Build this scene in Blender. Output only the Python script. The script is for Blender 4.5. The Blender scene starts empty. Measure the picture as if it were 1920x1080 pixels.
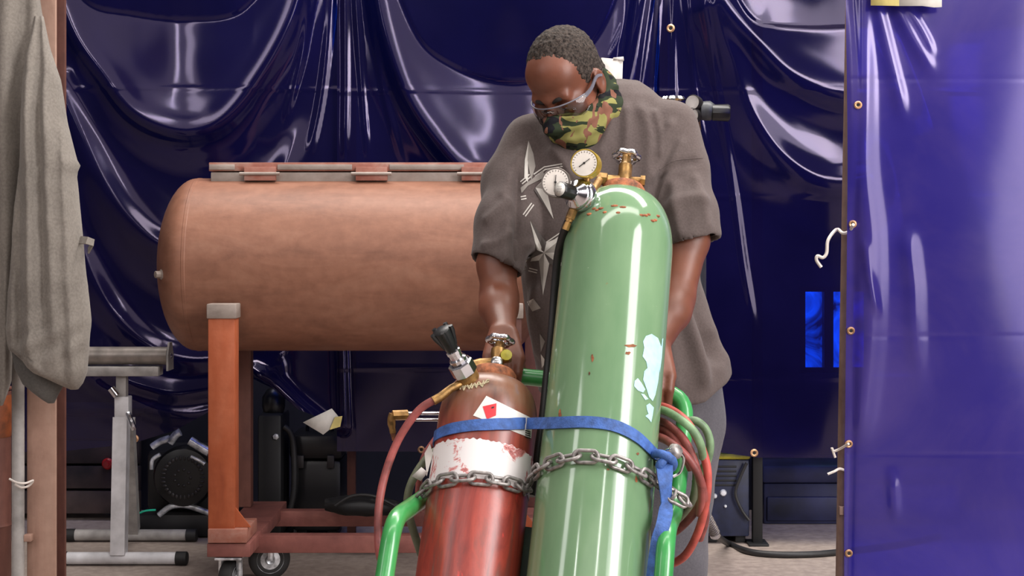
import bpy, bmesh, math, random
import numpy as np
from mathutils import Vector, Matrix, noise
from mathutils.bvhtree import BVHTree
random.seed(4); rng = np.random.default_rng(4)
SC = bpy.context.scene; COL = SC.collection
F = 2900.0; HC = 1.18; HZ = 450.0          # focal length in px, eye height, horizon row of the photograph
CAM = Vector((0, 0, HC))
def W(px, py, D): return Vector(((px - 960) * D / F, D, HC - (py - HZ) * D / F))
def pix(p): return (960 + p[0] * F / p[1], HZ + (HC - p[2]) * F / p[1])
R = math.radians

# ------------------------------------------------------------------ materials
def lin(c):
    return tuple(((v / 255) / 12.92 if v / 255 <= .04045 else ((v / 255 + .055) / 1.055) ** 2.4) for v in c) + (1,)
class NT:
    def __init__(s, name):
        s.m = bpy.data.materials.new(name); s.m.use_nodes = True
        s.t = s.m.node_tree; s.n = s.t.nodes; s.l = s.t.links
        s.b = s.n['Principled BSDF']; s.out = s.n['Material Output']
        s.co = s.n.new('ShaderNodeTexCoord').outputs['Object']
    def link(s, a, b): s.l.new(a, b)
    def mapped(s, scale=(1, 1, 1), rot=(0, 0, 0)):
        m = s.n.new('ShaderNodeMapping'); m.inputs['Scale'].default_value = scale; m.inputs['Rotation'].default_value = rot
        s.link(s.co, m.inputs['Vector']); return m.outputs[0]
    def noise(s, scale, detail=4, rough=.55, vec=None, dist=0):
        n = s.n.new('ShaderNodeTexNoise'); n.inputs['Scale'].default_value = scale; n.inputs['Detail'].default_value = detail
        n.inputs['Roughness'].default_value = rough; n.inputs['Distortion'].default_value = dist
        s.link(vec if vec else s.co, n.inputs['Vector']); return n.outputs['Fac']
    def ramp(s, fac, stops, const=False):
        r = s.n.new('ShaderNodeValToRGB'); e = r.color_ramp.elements
        if const: r.color_ramp.interpolation = 'CONSTANT'
        while len(e) < len(stops): e.new(.5)
        for i, (p, c) in enumerate(stops):
            e[i].position = p; e[i].color = c if len(c) == 4 else lin(c)
        s.link(fac, r.inputs[0]); return r.outputs[0]
    def mix(s, fac, a, b, mode='MIX'):
        m = s.n.new('ShaderNodeMix'); m.data_type = 'RGBA'; m.blend_type = mode
        for k, v in ((0, fac), (6, a), (7, b)):
            if isinstance(v, (int, float)): m.inputs[k].default_value = v
            elif isinstance(v, tuple): m.inputs[k].default_value = v if len(v) == 4 else lin(v)
            else: s.link(v, m.inputs[k])
        return m.outputs[2]
    def bump(s, h, strength, dist=.01):
        b = s.n.new('ShaderNodeBump'); b.inputs['Strength'].default_value = strength; b.inputs['Distance'].default_value = dist
        s.link(h, b.inputs['Height']); s.link(b.outputs[0], s.b.inputs['Normal']); return b.outputs[0]
    def set(s, **k):
        for a, v in k.items():
            i = s.b.inputs[{'color': 'Base Color', 'rough': 'Roughness', 'metal': 'Metallic', 'spec': 'Specular IOR Level', 'coat': 'Coat Weight', 'coat_rough': 'Coat Roughness', 'alpha': 'Alpha', 'sheen': 'Sheen Weight', 'trans': 'Transmission Weight'}[a]]
            if isinstance(v, tuple): i.default_value = v if len(v) == 4 else lin(v)
            elif isinstance(v, (int, float)): i.default_value = v
            else: s.link(v, i)
        return s
M = {}
def plain(name, c, rough=.6, metal=0, var=.12, scale=25, bump=0, spec=.5, coat=0):
    t = NT(name)
    d = tuple(max(0, v * (1 - var * 1.6)) for v in c); b = tuple(min(255, v * (1 + var)) for v in c)
    f = t.noise(scale, 5)
    t.set(color=t.ramp(f, [(.3, d), (.7, b)]), rough=rough, metal=metal, spec=spec, coat=coat)
    if bump: t.bump(t.noise(scale * 4, 3), bump, .004)
    M[name] = t.m; return t.m
plain('dark_steel', (46, 42, 42), .5, .3)
plain('black_plastic', (17, 17, 19), .38)
plain('black_rubber', (24, 23, 24), .6)
plain('matte_black', (14, 14, 16), .6)
plain('chrome', (205, 205, 210), .14, 1, .03)
plain('worn_chrome', (175, 172, 170), .28, 1, .15, 40)
plain('brass', (156, 120, 72), .4, .75, .2, 60)
plain('gold_rim', (190, 160, 62), .35, .5, .1)
plain('rust_ring', (142, 84, 52), .75, .1, .3, 60, .3)
plain('white_dial', (226, 218, 208), .35, 0, .04)
plain('needle_black', (25, 22, 24), .5)
plain('steel_link', (142, 137, 134), .42, .5, .2, 80)
plain('strap_blue', (58, 94, 160), .65, 0, .12, 70, .3)
plain('hose_red', (138, 70, 66), .5, 0, .22, 22)
plain('hose_red_bright', (186, 82, 72), .5, 0, .15, 22)
plain('hose_green', (112, 140, 104), .5, 0, .2, 22)
plain('hose_olive', (92, 96, 74), .55, 0, .2, 22)
plain('hose_black', (34, 33, 34), .5, 0, .15, 22)
plain('stand_silver', (206, 205, 208), .4, 0, .07, 15)
plain('stand_grey', (150, 146, 143), .5, 0, .12, 15)
plain('roller_grey', (132, 124, 118), .42, .4, .16, 12)
plain('white_paper', (226, 222, 214), .7, 0, .04)
plain('yellow_paper', (222, 206, 130), .7, 0, .05)
plain('tag_grey', (190, 184, 178), .6, 0, .08)
plain('wire_white', (205, 196, 188), .5, .1, .08)
plain('eyelet_brass', (206, 160, 120), .38, .5, .15)
plain('red_plastic', (190, 26, 34), .4)
plain('label_red', (216, 48, 56), .5, 0, .06)
plain('green_wire', (40, 190, 150), .5)
plain('yellow_lid', (170, 160, 44), .5, 0, .12)
plain('welder_navy', (26, 32, 58), .5, 0, .15)
plain('skirting_navy', (40, 42, 70), .45, .1, .35, 4)
plain('crate_brown', (58, 46, 42), .7, 0, .35, 6)
plain('drum_orange', (112, 56, 26), .6, 0, .2)
plain('grey_alloy', (190, 192, 198), .3, .5, .3, 30)
plain('hair_brow', (30, 22, 20), .9)
plain('boot_brown', (62, 46, 36), .7, 0, .2)
plain('cylinder_grey', (70, 72, 74), .45, .1, .15)
plain('print_light', (198, 192, 184), .75, 0, .05)
plain('print_mid', (142, 135, 128), .75, 0, .05)
plain('print_dark', (84, 77, 74), .8, 0, .05)
plain('chalk', (200, 186, 150), .85, 0, .15)
plain('blue_paint', (176, 222, 232), .5, 0, .05, 60)
plain('cart_dark_green', (32, 78, 48), .4, 0, .2, 15)
plain('wall_grey', (28, 29, 40), .8, 0, .2, 3)

def m_floor():
    t = NT('concrete_floor')
    a = t.ramp(t.noise(1.4, 6, .6), [(.3, (138, 124, 116)), (.7, (170, 155, 145))])
    t.set(color=t.mix(.35, a, t.ramp(t.noise(30, 5), [(.35, (112, 100, 94)), (.65, (182, 168, 158))])), rough=.55); t.bump(t.noise(60, 4), .15, .004); return t.m
M['floor'] = m_floor()
def m_rust(name, a, b, c, streak=(2, 10, 10), rough=.55, sc=3):
    t = NT(name)
    v = t.mapped(streak)
    x = t.ramp(t.noise(sc, 6, .62, v, .6), [(.25, a), (.52, b), (.78, c)])
    y = t.ramp(t.noise(sc * 9, 5), [(.3, tuple(k * .7 for k in b)), (.7, c)])
    t.set(color=t.mix(.25, x, y), rough=rough, spec=.35); t.bump(t.noise(90, 4), .12, .003); M[name] = t.m; return t.m
m_rust('tank_rust', (102, 66, 51), (130, 87, 68), (143, 103, 84), (1.2, 4, 4), .5)
m_rust('post_rust', (124, 52, 26), (158, 78, 44), (170, 96, 66), (4, 4, 1), .6)
m_rust('frame_rust', (92, 52, 48), (122, 72, 66), (142, 92, 82), (2, 4, 4), .6)
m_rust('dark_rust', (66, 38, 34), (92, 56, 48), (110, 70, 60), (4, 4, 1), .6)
m_rust('lid_rust', (120, 62, 50), (150, 92, 76), (160, 138, 128), (3, 6, 6), .55)
m_rust('lid_grey', (120, 100, 90), (138, 126, 118), (160, 148, 140), (3, 6, 6), .5)
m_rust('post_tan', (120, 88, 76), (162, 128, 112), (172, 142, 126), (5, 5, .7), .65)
m_rust('pole_brown', (84, 60, 52), (122, 98, 88), (150, 128, 116), (6, 6, .6), .45)

def m_green():
    t = NT('green_cylinder_paint')
    base = t.ramp(t.noise(3, 5, .6, t.mapped((3, 3, 1))), [(.3, (98, 132, 96)), (.7, (120, 150, 114))])
    sp = t.ramp(t.noise(34, 6, .7), [(.70, (0, 0, 0)), (.74, (255, 255, 255))])
    c = t.mix(sp, base, (148, 98, 60))
    sc = t.ramp(t.noise(16, 7, .75, t.mapped((1, 1, 3))), [(.69, (0, 0, 0)), (.72, (255, 255, 255))])
    t.set(color=t.mix(sc, c, (186, 190, 168)), rough=t.ramp(t.noise(20, 4), [(.3, (78, 78, 78)), (.7, (100, 100, 100))]), spec=.6, coat=.12, coat_rough=.3); M['green_cyl'] = t.m
    t = NT('cart_green_paint')
    c = t.ramp(t.noise(12, 5), [(.3, (44, 128, 62)), (.7, (66, 158, 84))])
    w = t.ramp(t.noise(9, 4), [(.66, (0, 0, 0)), (.76, (255, 255, 255))])
    t.set(color=t.mix(w, c, (128, 130, 100)), rough=.3, spec=.6, coat=.3); M['cart_green'] = t.m
m_green()
def m_red():
    t = NT('red_cylinder_paint')
    v = t.mapped((7, 7, 1.3))
    a = t.ramp(t.noise(3, 7, .65, v, .8), [(.24, (78, 44, 38)), (.40, (134, 50, 42)), (.52, (166, 66, 52)), (.60, (136, 64, 54)), (.70, (128, 96, 86))])
    sp = t.ramp(t.noise(8, 6, .7, t.mapped((3, 3, 1.2)), .5), [(.62, (0, 0, 0)), (.66, (255, 255, 255))])
    c = t.mix(sp, a, (196, 62, 54))
    geo = t.n.new('ShaderNodeSeparateXYZ'); t.link(t.co, geo.inputs[0])
    add = t.n.new('ShaderNodeMath'); add.operation = 'MULTIPLY_ADD'; add.inputs[1].default_value = .16
    t.link(t.noise(7, 4), add.inputs[0]); t.link(geo.outputs[2], add.inputs[2])
    k = t.n.new('ShaderNodeMapRange'); k.inputs[1].default_value = .80; k.inputs[2].default_value = .92
    t.link(add.outputs[0], k.inputs[0])
    br = t.ramp(t.noise(6, 6, .6, t.mapped((4, 4, 1))), [(.28, (74, 48, 40)), (.48, (122, 80, 58)), (.60, (126, 92, 74)), (.70, (118, 102, 104))])
    t.set(color=t.mix(k.outputs[0], c, br), rough=.34, spec=.6); t.bump(t.noise(40, 5), .12, .003); M['red_cyl'] = t.m
    t = NT('worn_white_band')
    n = t.ramp(t.noise(14, 8, .72, None, .8), [(.575, (228, 222, 220)), (.61, (206, 128, 124)), (.69, (120, 52, 46))])
    t.set(color=n, rough=.6); M['band'] = t.m
m_red()
def m_curtain(name, c0, c1, fac, tint, rough=.1, dirt=0):
    t = NT(name)
    c = t.ramp(t.noise(1.6, 5, .6), [(.3, c0), (.7, c1)])
    if dirt: c = t.mix(t.ramp(t.noise(2.3, 7, .65, None, .6), [(.42, (0, 0, 0)), (.72, (105, 105, 105))]), c, (128, 104, 140))
    t.set(color=c, rough=rough, spec=.7 if dirt else .5)
    t.bump(t.noise(3.5, 2, .4, t.mapped((1, 1, .7))), .07, .03)
    t.b.inputs['Specular Tint'].default_value = (.86, .74, 1, 1)
    tr = t.n.new('ShaderNodeBsdfTransparent'); tr.inputs[0].default_value = lin(tint)
    mx = t.n.new('ShaderNodeMixShader'); mx.inputs[0].default_value = fac
    t.link(tr.outputs[0], mx.inputs[1]); t.link(t.b.outputs[0], mx.inputs[2]); t.link(mx.outputs[0], t.out.inputs[0])
    M[name] = t.m
m_curtain('back_vinyl', (8, 6, 33), (14, 11, 50), .80, (16, 90, 255))
m_curtain('near_vinyl', (36, 30, 112), (54, 45, 124), .80, (60, 60, 255), .16, 1)
def m_cloth(name, a, b, sc=220, rough=.9):
    t = NT(name)
    t.set(color=t.mix(.4, t.ramp(t.noise(5, 5), [(.3, a), (.7, b)]), t.ramp(t.noise(sc, 2), [(.35, a), (.65, b)])), rough=rough, spec=.15, sheen=.1)
    t.bump(t.noise(sc, 2), .25, .002); M[name] = t.m
m_cloth('shirt', (78, 68, 66), (98, 87, 84))
m_cloth('trousers', (78, 76, 82), (98, 95, 100))
m_cloth('coat', (102, 96, 90), (134, 127, 119), 160)
m_cloth('coat_lining', (74, 72, 70), (94, 91, 87), 160)
def m_skin():
    t = NT('skin')
    t.set(color=t.ramp(t.noise(9, 5), [(.3, (96, 55, 40)), (.7, (126, 76, 57))]), rough=.45, spec=.45)
    t.b.inputs['Subsurface Weight'].default_value = .08; t.b.inputs['Subsurface Radius'].default_value = (.01, .004, .002)
    t.bump(t.noise(260, 3), .08, .002); M['skin'] = t.m
    t = NT('short_hair')
    t.set(color=t.ramp(t.noise(170, 3, .7), [(.36, (24, 20, 19)), (.66, (78, 68, 62))]), rough=.85, spec=.2)
    t.bump(t.noise(190, 3), .7, .004); M['hair'] = t.m
    t = NT('camouflage')
    f = t.noise(19, 2, .45, t.mapped((.8, .8, 2.1), (0, R(38), 0)), .5)
    g = t.noise(22, 2, .45, t.mapped((2.0, .9, 1.0), (0, R(38), R(20))), .4)
    c = t.ramp(f, [(.0, (26, 26, 30)), (.42, (44, 52, 38)), (.58, (132, 128, 76))], True)
    t.set(color=t.mix(t.ramp(g, [(0, (0, 0, 0)), (.57, (255, 255, 255))], True), c, (118, 80, 66)), rough=.85, spec=.1); M['camo'] = t.m
    t = NT('clear_plastic')
    gl = t.n.new('ShaderNodeBsdfGlossy'); gl.inputs['Roughness'].default_value = .06
    tr = t.n.new('ShaderNodeBsdfTransparent'); tr.inputs[0].default_value = (.9, .88, .9, 1)
    fr = t.n.new('ShaderNodeFresnel'); fr.inputs[0].default_value = 1.75
    mx = t.n.new('ShaderNodeMixShader'); t.link(fr.outputs[0], mx.inputs[0]); t.link(tr.outputs[0], mx.inputs[1]); t.link(gl.outputs[0], mx.inputs[2])
    t.link(mx.outputs[0], t.out.inputs[0]); M['lens'] = t.m
    plain('glasses_grey', (110, 108, 118), .25, 0, .05)
    plain('eye_white', (190, 176, 168), .2, 0, .03)
m_skin()
def emit(name, c, s):
    t = NT(name); t.b.inputs['Emission Color'].default_value = lin(c); t.b.inputs['Emission Strength'].default_value = s
    t.set(color=c, rough=.3); M[name] = t.m
def m_glow():
    t = NT('added_glow'); c = t.ramp(t.noise(5, 4, .6, None, 1), [(.36, (20, 30, 50)), (.62, (150, 200, 255))])  # blotchy glow added behind the curtain for its bright blue patch
    t.link(c, t.b.inputs['Emission Color']); t.b.inputs['Emission Strength'].default_value = 6; t.set(color=(120, 150, 180), rough=.3); M['added_glow'] = t.m
m_glow()

# ------------------------------------------------------------------ mesh builder
class MB:
    def __init__(s): s.v = []; s.f = []
    def add(s, vs, fs):
        o = len(s.v); s.v += [tuple(v) for v in vs]; s.f += [tuple(i + o for i in f) for f in fs]; return s
    def box(s, lo, hi, bev=0, mat=None):
        bm = bmesh.new(); bmesh.ops.create_cube(bm, size=1)
        lo, hi = Vector(lo), Vector(hi)
        for v in bm.verts: v.co = Vector([(lo[i] + hi[i]) / 2 + v.co[i] * (hi[i] - lo[i]) for i in range(3)])
        if bev: bmesh.ops.bevel(bm, geom=bm.edges[:], offset=bev, segments=2, affect='EDGES', profile=.5)
        return s.bm(bm, mat)
    def bm(s, bm, mat=None):
        bm.verts.index_update()
        s.add([(mat @ v.co) if mat else v.co.copy() for v in bm.verts], [[v.index for v in f.verts] for f in bm.faces]); bm.free(); return s
    def sphere(s, c, r, seg=16, mat=None):
        bm = bmesh.new(); bmesh.ops.create_uvsphere(bm, u_segments=seg, v_segments=seg * 2 // 3, radius=1)
        r = r if hasattr(r, '__len__') else (r, r, r)
        for v in bm.verts: v.co = Vector(c) + Vector((v.co.x * r[0], v.co.y * r[1], v.co.z * r[2]))
        return s.bm(bm, mat)
    def tube(s, pts, r, seg=12, closed=False, smooth=0, caps=True):
        pts = [Vector(p) for p in pts]
        if smooth: pts = catmull(pts, smooth, closed)
        n = len(pts); rs = r if hasattr(r, '__len__') else [r] * n
        if len(rs) != n: rs = [rs[min(len(rs) - 1, int(i * len(rs) / n))] for i in range(n)]
        T = []
        for i in range(n):
            a = pts[(i - 1) % n] if closed or i else pts[0]; b = pts[(i + 1) % n] if closed or i < n - 1 else pts[-1]
            T.append((b - a).normalized())
        u = T[0].orthogonal().normalized(); vs = []
        for i in range(n):
            u = (u - T[i] * u.dot(T[i])).normalized(); w = T[i].cross(u)
            for k in range(seg):
                an = 2 * math.pi * k / seg
                vs.append(pts[i] + (u * math.cos(an) + w * math.sin(an)) * rs[i])
        fs = []
        for i in range(n if closed else n - 1):
            j = (i + 1) % n
            for k in range(seg):
                k2 = (k + 1) % seg; fs.append((i * seg + k, i * seg + k2, j * seg + k2, j * seg + k))
        if not closed and caps: fs += [tuple(range(seg))[::-1], tuple((n - 1) * seg + k for k in range(seg))]
        return s.add(vs, fs)
    def lathe(s, prof, origin, axis, seg=32, lobes=0, lobe_amp=0):
        a = Vector(axis).normalized(); u = a.orthogonal().normalized(); w = a.cross(u); o = Vector(origin)
        vs = []; fs = []
        for r, h in prof:
            for k in range(seg):
                an = 2 * math.pi * k / seg; rr = r * (1 + lobe_amp * math.cos(lobes * an)) if lobes else r
                vs.append(o + a * h + (u * math.cos(an) + w * math.sin(an)) * rr)
        n = len(prof)
        for i in range(n - 1):
            for k in range(seg):
                k2 = (k + 1) % seg; fs.append((i * seg + k, i * seg + k2, (i + 1) * seg + k2, (i + 1) * seg + k))
        if prof[0][0] > 1e-6: fs.append(tuple(range(seg))[::-1])
        if prof[-1][0] > 1e-6: fs.append(tuple((n - 1) * seg + k for k in range(seg)))
        return s.add(vs, fs)
    def ribbon(s, path, ups, width, th):
        n = len(path); path = [Vector(p) for p in path]; vs = []; fs = []
        ws = width if hasattr(width, '__len__') else [width] * n
        for i in range(n):
            t = (path[min(n - 1, i + 1)] - path[max(0, i - 1)]).normalized()
            up = (ups[i] - t * ups[i].dot(t)).normalized(); nn = t.cross(up)
            for sx, sy in ((-1, -1), (1, -1), (1, 1), (-1, 1)): vs.append(path[i] + up * sx * ws[i] / 2 + nn * sy * th / 2)
        for i in range(n - 1):
            for k in range(4): fs.append((i * 4 + k, i * 4 + (k + 1) % 4, i * 4 + 4 + (k + 1) % 4, i * 4 + 4 + k))
        fs += [(3, 2, 1, 0), tuple((n - 1) * 4 + k for k in range(4))]
        return s.add(vs, fs)
    def rings(s, rs, caps=True, flip=False):
        n = len(rs[0]); vs = [p for r in rs for p in r]; fs = []
        for i in range(len(rs) - 1):
            for k in range(n):
                q = (i * n + k, i * n + (k + 1) % n, (i + 1) * n + (k + 1) % n, (i + 1) * n + k); fs.append(q)
        if caps: fs += [tuple(range(n))[::-1], tuple((len(rs) - 1) * n + k for k in range(n))]
        return s.add(vs, fs)
def catmull(p, k, closed=False):
    p = [Vector(x) for x in p]; n = len(p); out = []
    g = (lambda i: p[i % n]) if closed else (lambda i: p[max(0, min(n - 1, i))])
    for i in range(n if closed else n - 1):
        a, b, c, d = g(i - 1), g(i), g(i + 1), g(i + 2)
        for j in range(k):
            t = j / k
            out.append(.5 * ((2 * b) + (c - a) * t + (2 * a - 5 * b + 4 * c - d) * t * t + (3 * b - a - 3 * c + d) * t ** 3))
    if not closed: out.append(p[-1])
    return out
def bez(a, b, c, n=8):
    return [a * (1 - t) ** 2 + b * 2 * t * (1 - t) + c * t * t for t in [i / n for i in range(n + 1)]]
def rounded_path(pts, rad, n=7):
    pts = [Vector(p) for p in pts]; out = [pts[0]]
    for i in range(1, len(pts) - 1):
        a, b, c = pts[i - 1], pts[i], pts[i + 1]
        r = min(rad, (a - b).length * .48, (c - b).length * .48)
        out += bez(b + (a - b).normalized() * r, b, b + (c - b).normalized() * r, n)
    return out + [pts[-1]]

ORG = {}
def tag(o, label=None, cat=None, group=None, kind=None):
    for k, v in (('label', label), ('category', cat), ('group', group), ('kind', kind)):
        if v: o[k] = v
    return o
def thing(name, label, cat, loc, group=None):
    o = bpy.data.objects.new(name, None); COL.objects.link(o); o.location = loc; o.empty_display_size = .1
    ORG[o.name] = Vector(loc); return tag(o, label, cat, group)
def link_mesh(name, vs, fs, mat, parent=None, sharp=40, origin=None):
    V = np.array(vs, dtype=float)
    if parent is not None: org = ORG[parent.name]
    elif origin is not None: org = Vector(origin)
    else: org = Vector(((V[:, 0].min() + V[:, 0].max()) / 2, (V[:, 1].min() + V[:, 1].max()) / 2, V[:, 2].min()))
    me = bpy.data.meshes.new(name); me.from_pydata((V - np.array(org)).tolist(), [], fs if isinstance(fs, list) else fs.tolist()); me.update()
    bm = bmesh.new(); bm.from_mesh(me)
    if len(bm.faces) < 60000: bmesh.ops.recalc_face_normals(bm, faces=bm.faces[:])
    bm.to_mesh(me); bm.free()
    me.polygons.foreach_set('use_smooth', [True] * len(me.polygons))
    if sharp: me.set_sharp_from_angle(angle=R(sharp))
    me.materials.append(M[mat] if isinstance(mat, str) else mat)
    o = bpy.data.objects.new(name, me); COL.objects.link(o)
    if parent is not None: o.parent = parent
    else: o.location = org
    ORG[o.name] = org
    return o
def obj(name, mb, mat, parent=None, sharp=40, origin=None, label=None):
    o = link_mesh(name, mb.v, mb.f, mat, parent, sharp, origin)
    if label: o['label'] = label
    return o
def struct(name, mb, mat): return tag(obj(name, mb, mat), kind='structure')
def B(lo, hi, bev=.002): return MB().box(lo, hi, bev)
def pbox(x0, y0, x1, y1, D0, D1, bev=.002):
    """box whose front face fills the given pixel rectangle at depth D0, reaching back to D1"""
    a = W(x0, y1, D0); b = W(x1, y0, D0)
    return MB().box((a.x, D0, a.z), (b.x, D1, b.z), bev)

# ------------------------------------------------------------------ implicit surfaces (one continuous mesh from blended shapes)
class Field:
    def __init__(s, lo, hi, h):
        s.lo = np.array(lo, float); s.h = h; s.n = np.ceil((np.array(hi) - s.lo) / h).astype(int) + 1
        s.d = np.full(s.n, .2, dtype=np.float32)
    def box(s, lo, hi, pad):
        a = np.clip(np.floor((np.array(lo) - pad - s.lo) / s.h).astype(int), 0, s.n); b = np.clip(np.ceil((np.array(hi) + pad - s.lo) / s.h).astype(int) + 1, 0, s.n)
        sl = tuple(slice(a[i], b[i]) for i in range(3))
        g = [s.lo[i] + s.h * np.arange(a[i], b[i]) for i in range(3)]
        return sl, g[0][:, None, None], g[1][None, :, None], g[2][None, None, :]
    def put(s, sl, d, k, op):
        a = s.d[sl]
        if op == 'add':
            if k: hh = np.clip(.5 + .5 * (a - d) / k, 0, 1); r = a * (1 - hh) + d * hh - k * hh * (1 - hh)
            else: r = np.minimum(a, d)
        else:
            d = -d
            if k: hh = np.clip(.5 + .5 * (d - a) / k, 0, 1); r = a * (1 - hh) + d * hh + k * hh * (1 - hh)
            else: r = np.maximum(a, d)
        s.d[sl] = r
    def cone(s, p0, p1, r0, r1, k=.01, op='add'):
        p0, p1 = np.array(p0, float), np.array(p1, float); r = max(r0, r1)
        sl, X, Y, Z = s.box(np.minimum(p0, p1) - r, np.maximum(p0, p1) + r, k + .05)
        ba = p1 - p0; L = max(ba.dot(ba), 1e-9)
        t = np.clip(((X - p0[0]) * ba[0] + (Y - p0[1]) * ba[1] + (Z - p0[2]) * ba[2]) / L, 0, 1)
        d = np.sqrt((X - p0[0] - t * ba[0]) ** 2 + (Y - p0[1] - t * ba[1]) ** 2 + (Z - p0[2] - t * ba[2]) ** 2) - (r0 + (r1 - r0) * t)
        s.put(sl, d, k, op)
    def chain(s, ps, rs, k=.01, op='add'):
        for i in range(len(ps) - 1): s.cone(ps[i], ps[i + 1], rs[i], rs[i + 1], k, op)
    def ell(s, c, rad, k=.01, op='add', rot=None):
        c = np.array(c, float); m = max(rad)
        sl, X, Y, Z = s.box(c - m, c + m, k + .04)
        Mx = np.array(rot) if rot is not None else np.eye(3)      # rows = local axes
        q = [(X - c[0]) * Mx[i][0] + (Y - c[1]) * Mx[i][1] + (Z - c[2]) * Mx[i][2] for i in range(3)]
        k0 = np.sqrt(sum((q[i] / rad[i]) ** 2 for i in range(3))); k1 = np.sqrt(sum((q[i] / rad[i] ** 2) ** 2 for i in range(3)))
        s.put(sl, k0 * (k0 - 1) / np.maximum(k1, 1e-6), k, op)
    def keep(s, fn, k=0):      # intersect with fn(X,Y,Z) <= 0
        sl, X, Y, Z = s.box(s.lo, s.lo + s.h * (s.n - 1), 0)
        s.put(sl, -fn(X, Y, Z), k, 'sub')
    def mesh(s, smooth=2):
        d = s.d; ins = d < 0
        n = d.shape
        cs = np.zeros((n[0] - 1, n[1] - 1, n[2] - 1), dtype=np.int8)
        for i in (0, 1):
            for j in (0, 1):
                for k in (0, 1): cs += ins[i:n[0] - 1 + i, j:n[1] - 1 + j, k:n[2] - 1 + k]
        act = (cs > 0) & (cs < 8); idx = np.argwhere(act)
        ids = np.full(act.shape, -1, dtype=np.int64); ids[act] = np.arange(len(idx))
        acc = np.zeros((len(idx), 3)); cnt = np.zeros(len(idx))
        corners = [(i, j, k) for i in (0, 1) for j in (0, 1) for k in (0, 1)]
        val = {c: d[idx[:, 0] + c[0], idx[:, 1] + c[1], idx[:, 2] + c[2]] for c in corners}
        for c in corners:
            for ax in range(3):
                if c[ax] == 0:
                    e = list(c); e[ax] = 1; e = tuple(e); a, b = val[c], val[e]
                    m = (a < 0) != (b < 0); t = np.where(m, a / np.where(m, a - b, 1), 0)
                    p = np.array(c, float)[None, :].repeat(len(idx), 0); p[:, ax] += t
                    acc[m] += p[m]; cnt[m] += 1
        V = s.lo + (idx + acc / np.maximum(cnt, 1)[:, None]) * s.h
        fs = []
        for ax in range(3):
            o1, o2 = (ax + 1) % 3, (ax + 2) % 3
            a = [slice(None)] * 3; b = [slice(None)] * 3; a[ax] = slice(0, n[ax] - 1); b[ax] = slice(1, n[ax])
            fl = ins[tuple(a)] != ins[tuple(b)]; e = np.argwhere(fl)
            e = e[(e[:, o1] > 0) & (e[:, o2] > 0) & (e[:, o1] < n[o1] - 1) & (e[:, o2] < n[o2] - 1)]
            sgn = ins[e[:, 0], e[:, 1], e[:, 2]]
            q = []
            for da, db in ((0, 0), (1, 0), (1, 1), (0, 1)):
                c = e.copy(); c[:, o1] -= 1 - da; c[:, o2] -= 1 - db; q.append(ids[c[:, 0], c[:, 1], c[:, 2]])
            q = np.stack(q, 1); q[~sgn] = q[~sgn][:, ::-1]; fs.append(q)
        Fc = np.concatenate(fs)
        for _ in range(smooth): V = lap(V, Fc, .5)
        return V, Fc
def lap(V, Fc, w):
    acc = np.zeros_like(V); c = np.zeros(len(V))
    for i in range(4):
        a, b = Fc[:, i], Fc[:, (i + 1) % 4]
        for x, y in ((a, b), (b, a)):
            for k in range(3): acc[:, k] += np.bincount(x, V[y][:, k], len(V))
            c += np.bincount(x, minlength=len(V))
    return V * (1 - w) + w * acc / np.maximum(c, 1)[:, None]
def normals(V, Fc):
    nf = np.cross(V[Fc[:, 2]] - V[Fc[:, 0]], V[Fc[:, 3]] - V[Fc[:, 1]]); N = np.zeros_like(V)
    for i in range(4):
        for k in range(3): N[:, k] += np.bincount(Fc[:, i], nf[:, k], len(V))
    return N / np.maximum(np.linalg.norm(N, axis=1), 1e-9)[:, None]
def poly_dist(px, py, pts):
    """nearest distance to a polyline, sign by side, and the position along it (0..1)"""
    best = np.full(px.shape, 1e9); sg = np.zeros(px.shape); par = np.zeros(px.shape)
    L = [0]
    for i in range(len(pts) - 1): L.append(L[-1] + math.dist(pts[i], pts[i + 1]))
    for i in range(len(pts) - 1):
        ax, ay = pts[i]; bx, by = pts[i + 1]; dx, dy = bx - ax, by - ay; q = max(dx * dx + dy * dy, 1e-9)
        t = np.clip(((px - ax) * dx + (py - ay) * dy) / q, 0, 1)
        d = np.hypot(px - ax - t * dx, py - ay - t * dy); m = d < best
        best = np.where(m, d, best); sg = np.where(m, np.sign((px - ax) * dy - (py - ay) * dx), sg)
        par = np.where(m, (L[i] + t * (L[i + 1] - L[i])) / L[-1], par)
    return best, sg, par
def smooth2(pts, k=8):
    return [(p.x, p.y) for p in catmull([Vector((a, b, 0)) for a, b in pts], k)]
def sstep(x, a, b):
    t = np.clip((x - a) / (b - a), 0, 1); return t * t * (3 - 2 * t)

# ================================================================== the setting
struct('floor', B((-7, -5, -.1), (7, 9, 0), 0), 'floor')
def back_wall():
    b = MB(); y = 6.76; a = W(1498, 538, y); c = W(1640, 700, y)     # wall with an opening for an added glowing panel
    b.box((-7, y, 0), (a.x, y + .15, 4.2)).box((c.x, y, 0), (7, y + .15, 4.2))
    b.box((a.x, y, 0), (c.x, y + .15, c.z)).box((a.x, y, a.z), (c.x, y + .15, 4.2)); struct('wall_back', b, 'wall_grey')
    b = MB().box((a.x, y + .11, c.z), (c.x, y + .13, a.z)); w = struct('added_glow_panel', b, 'added_glow')
    f = MB()
    for x in (a.x + .012, a.x + .135, c.x - .012): f.box((x - .02, y + .02, c.z), (x + .02, y + .07, a.z))
    for z in (a.z - .01, c.z + .01): f.box((a.x, y + .03, z - .012), (c.x, y + .06, z + .012))
    obj('glow_panel_bars', f, 'matte_black', w)  # dark bars across the added glowing panel
back_wall()

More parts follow.
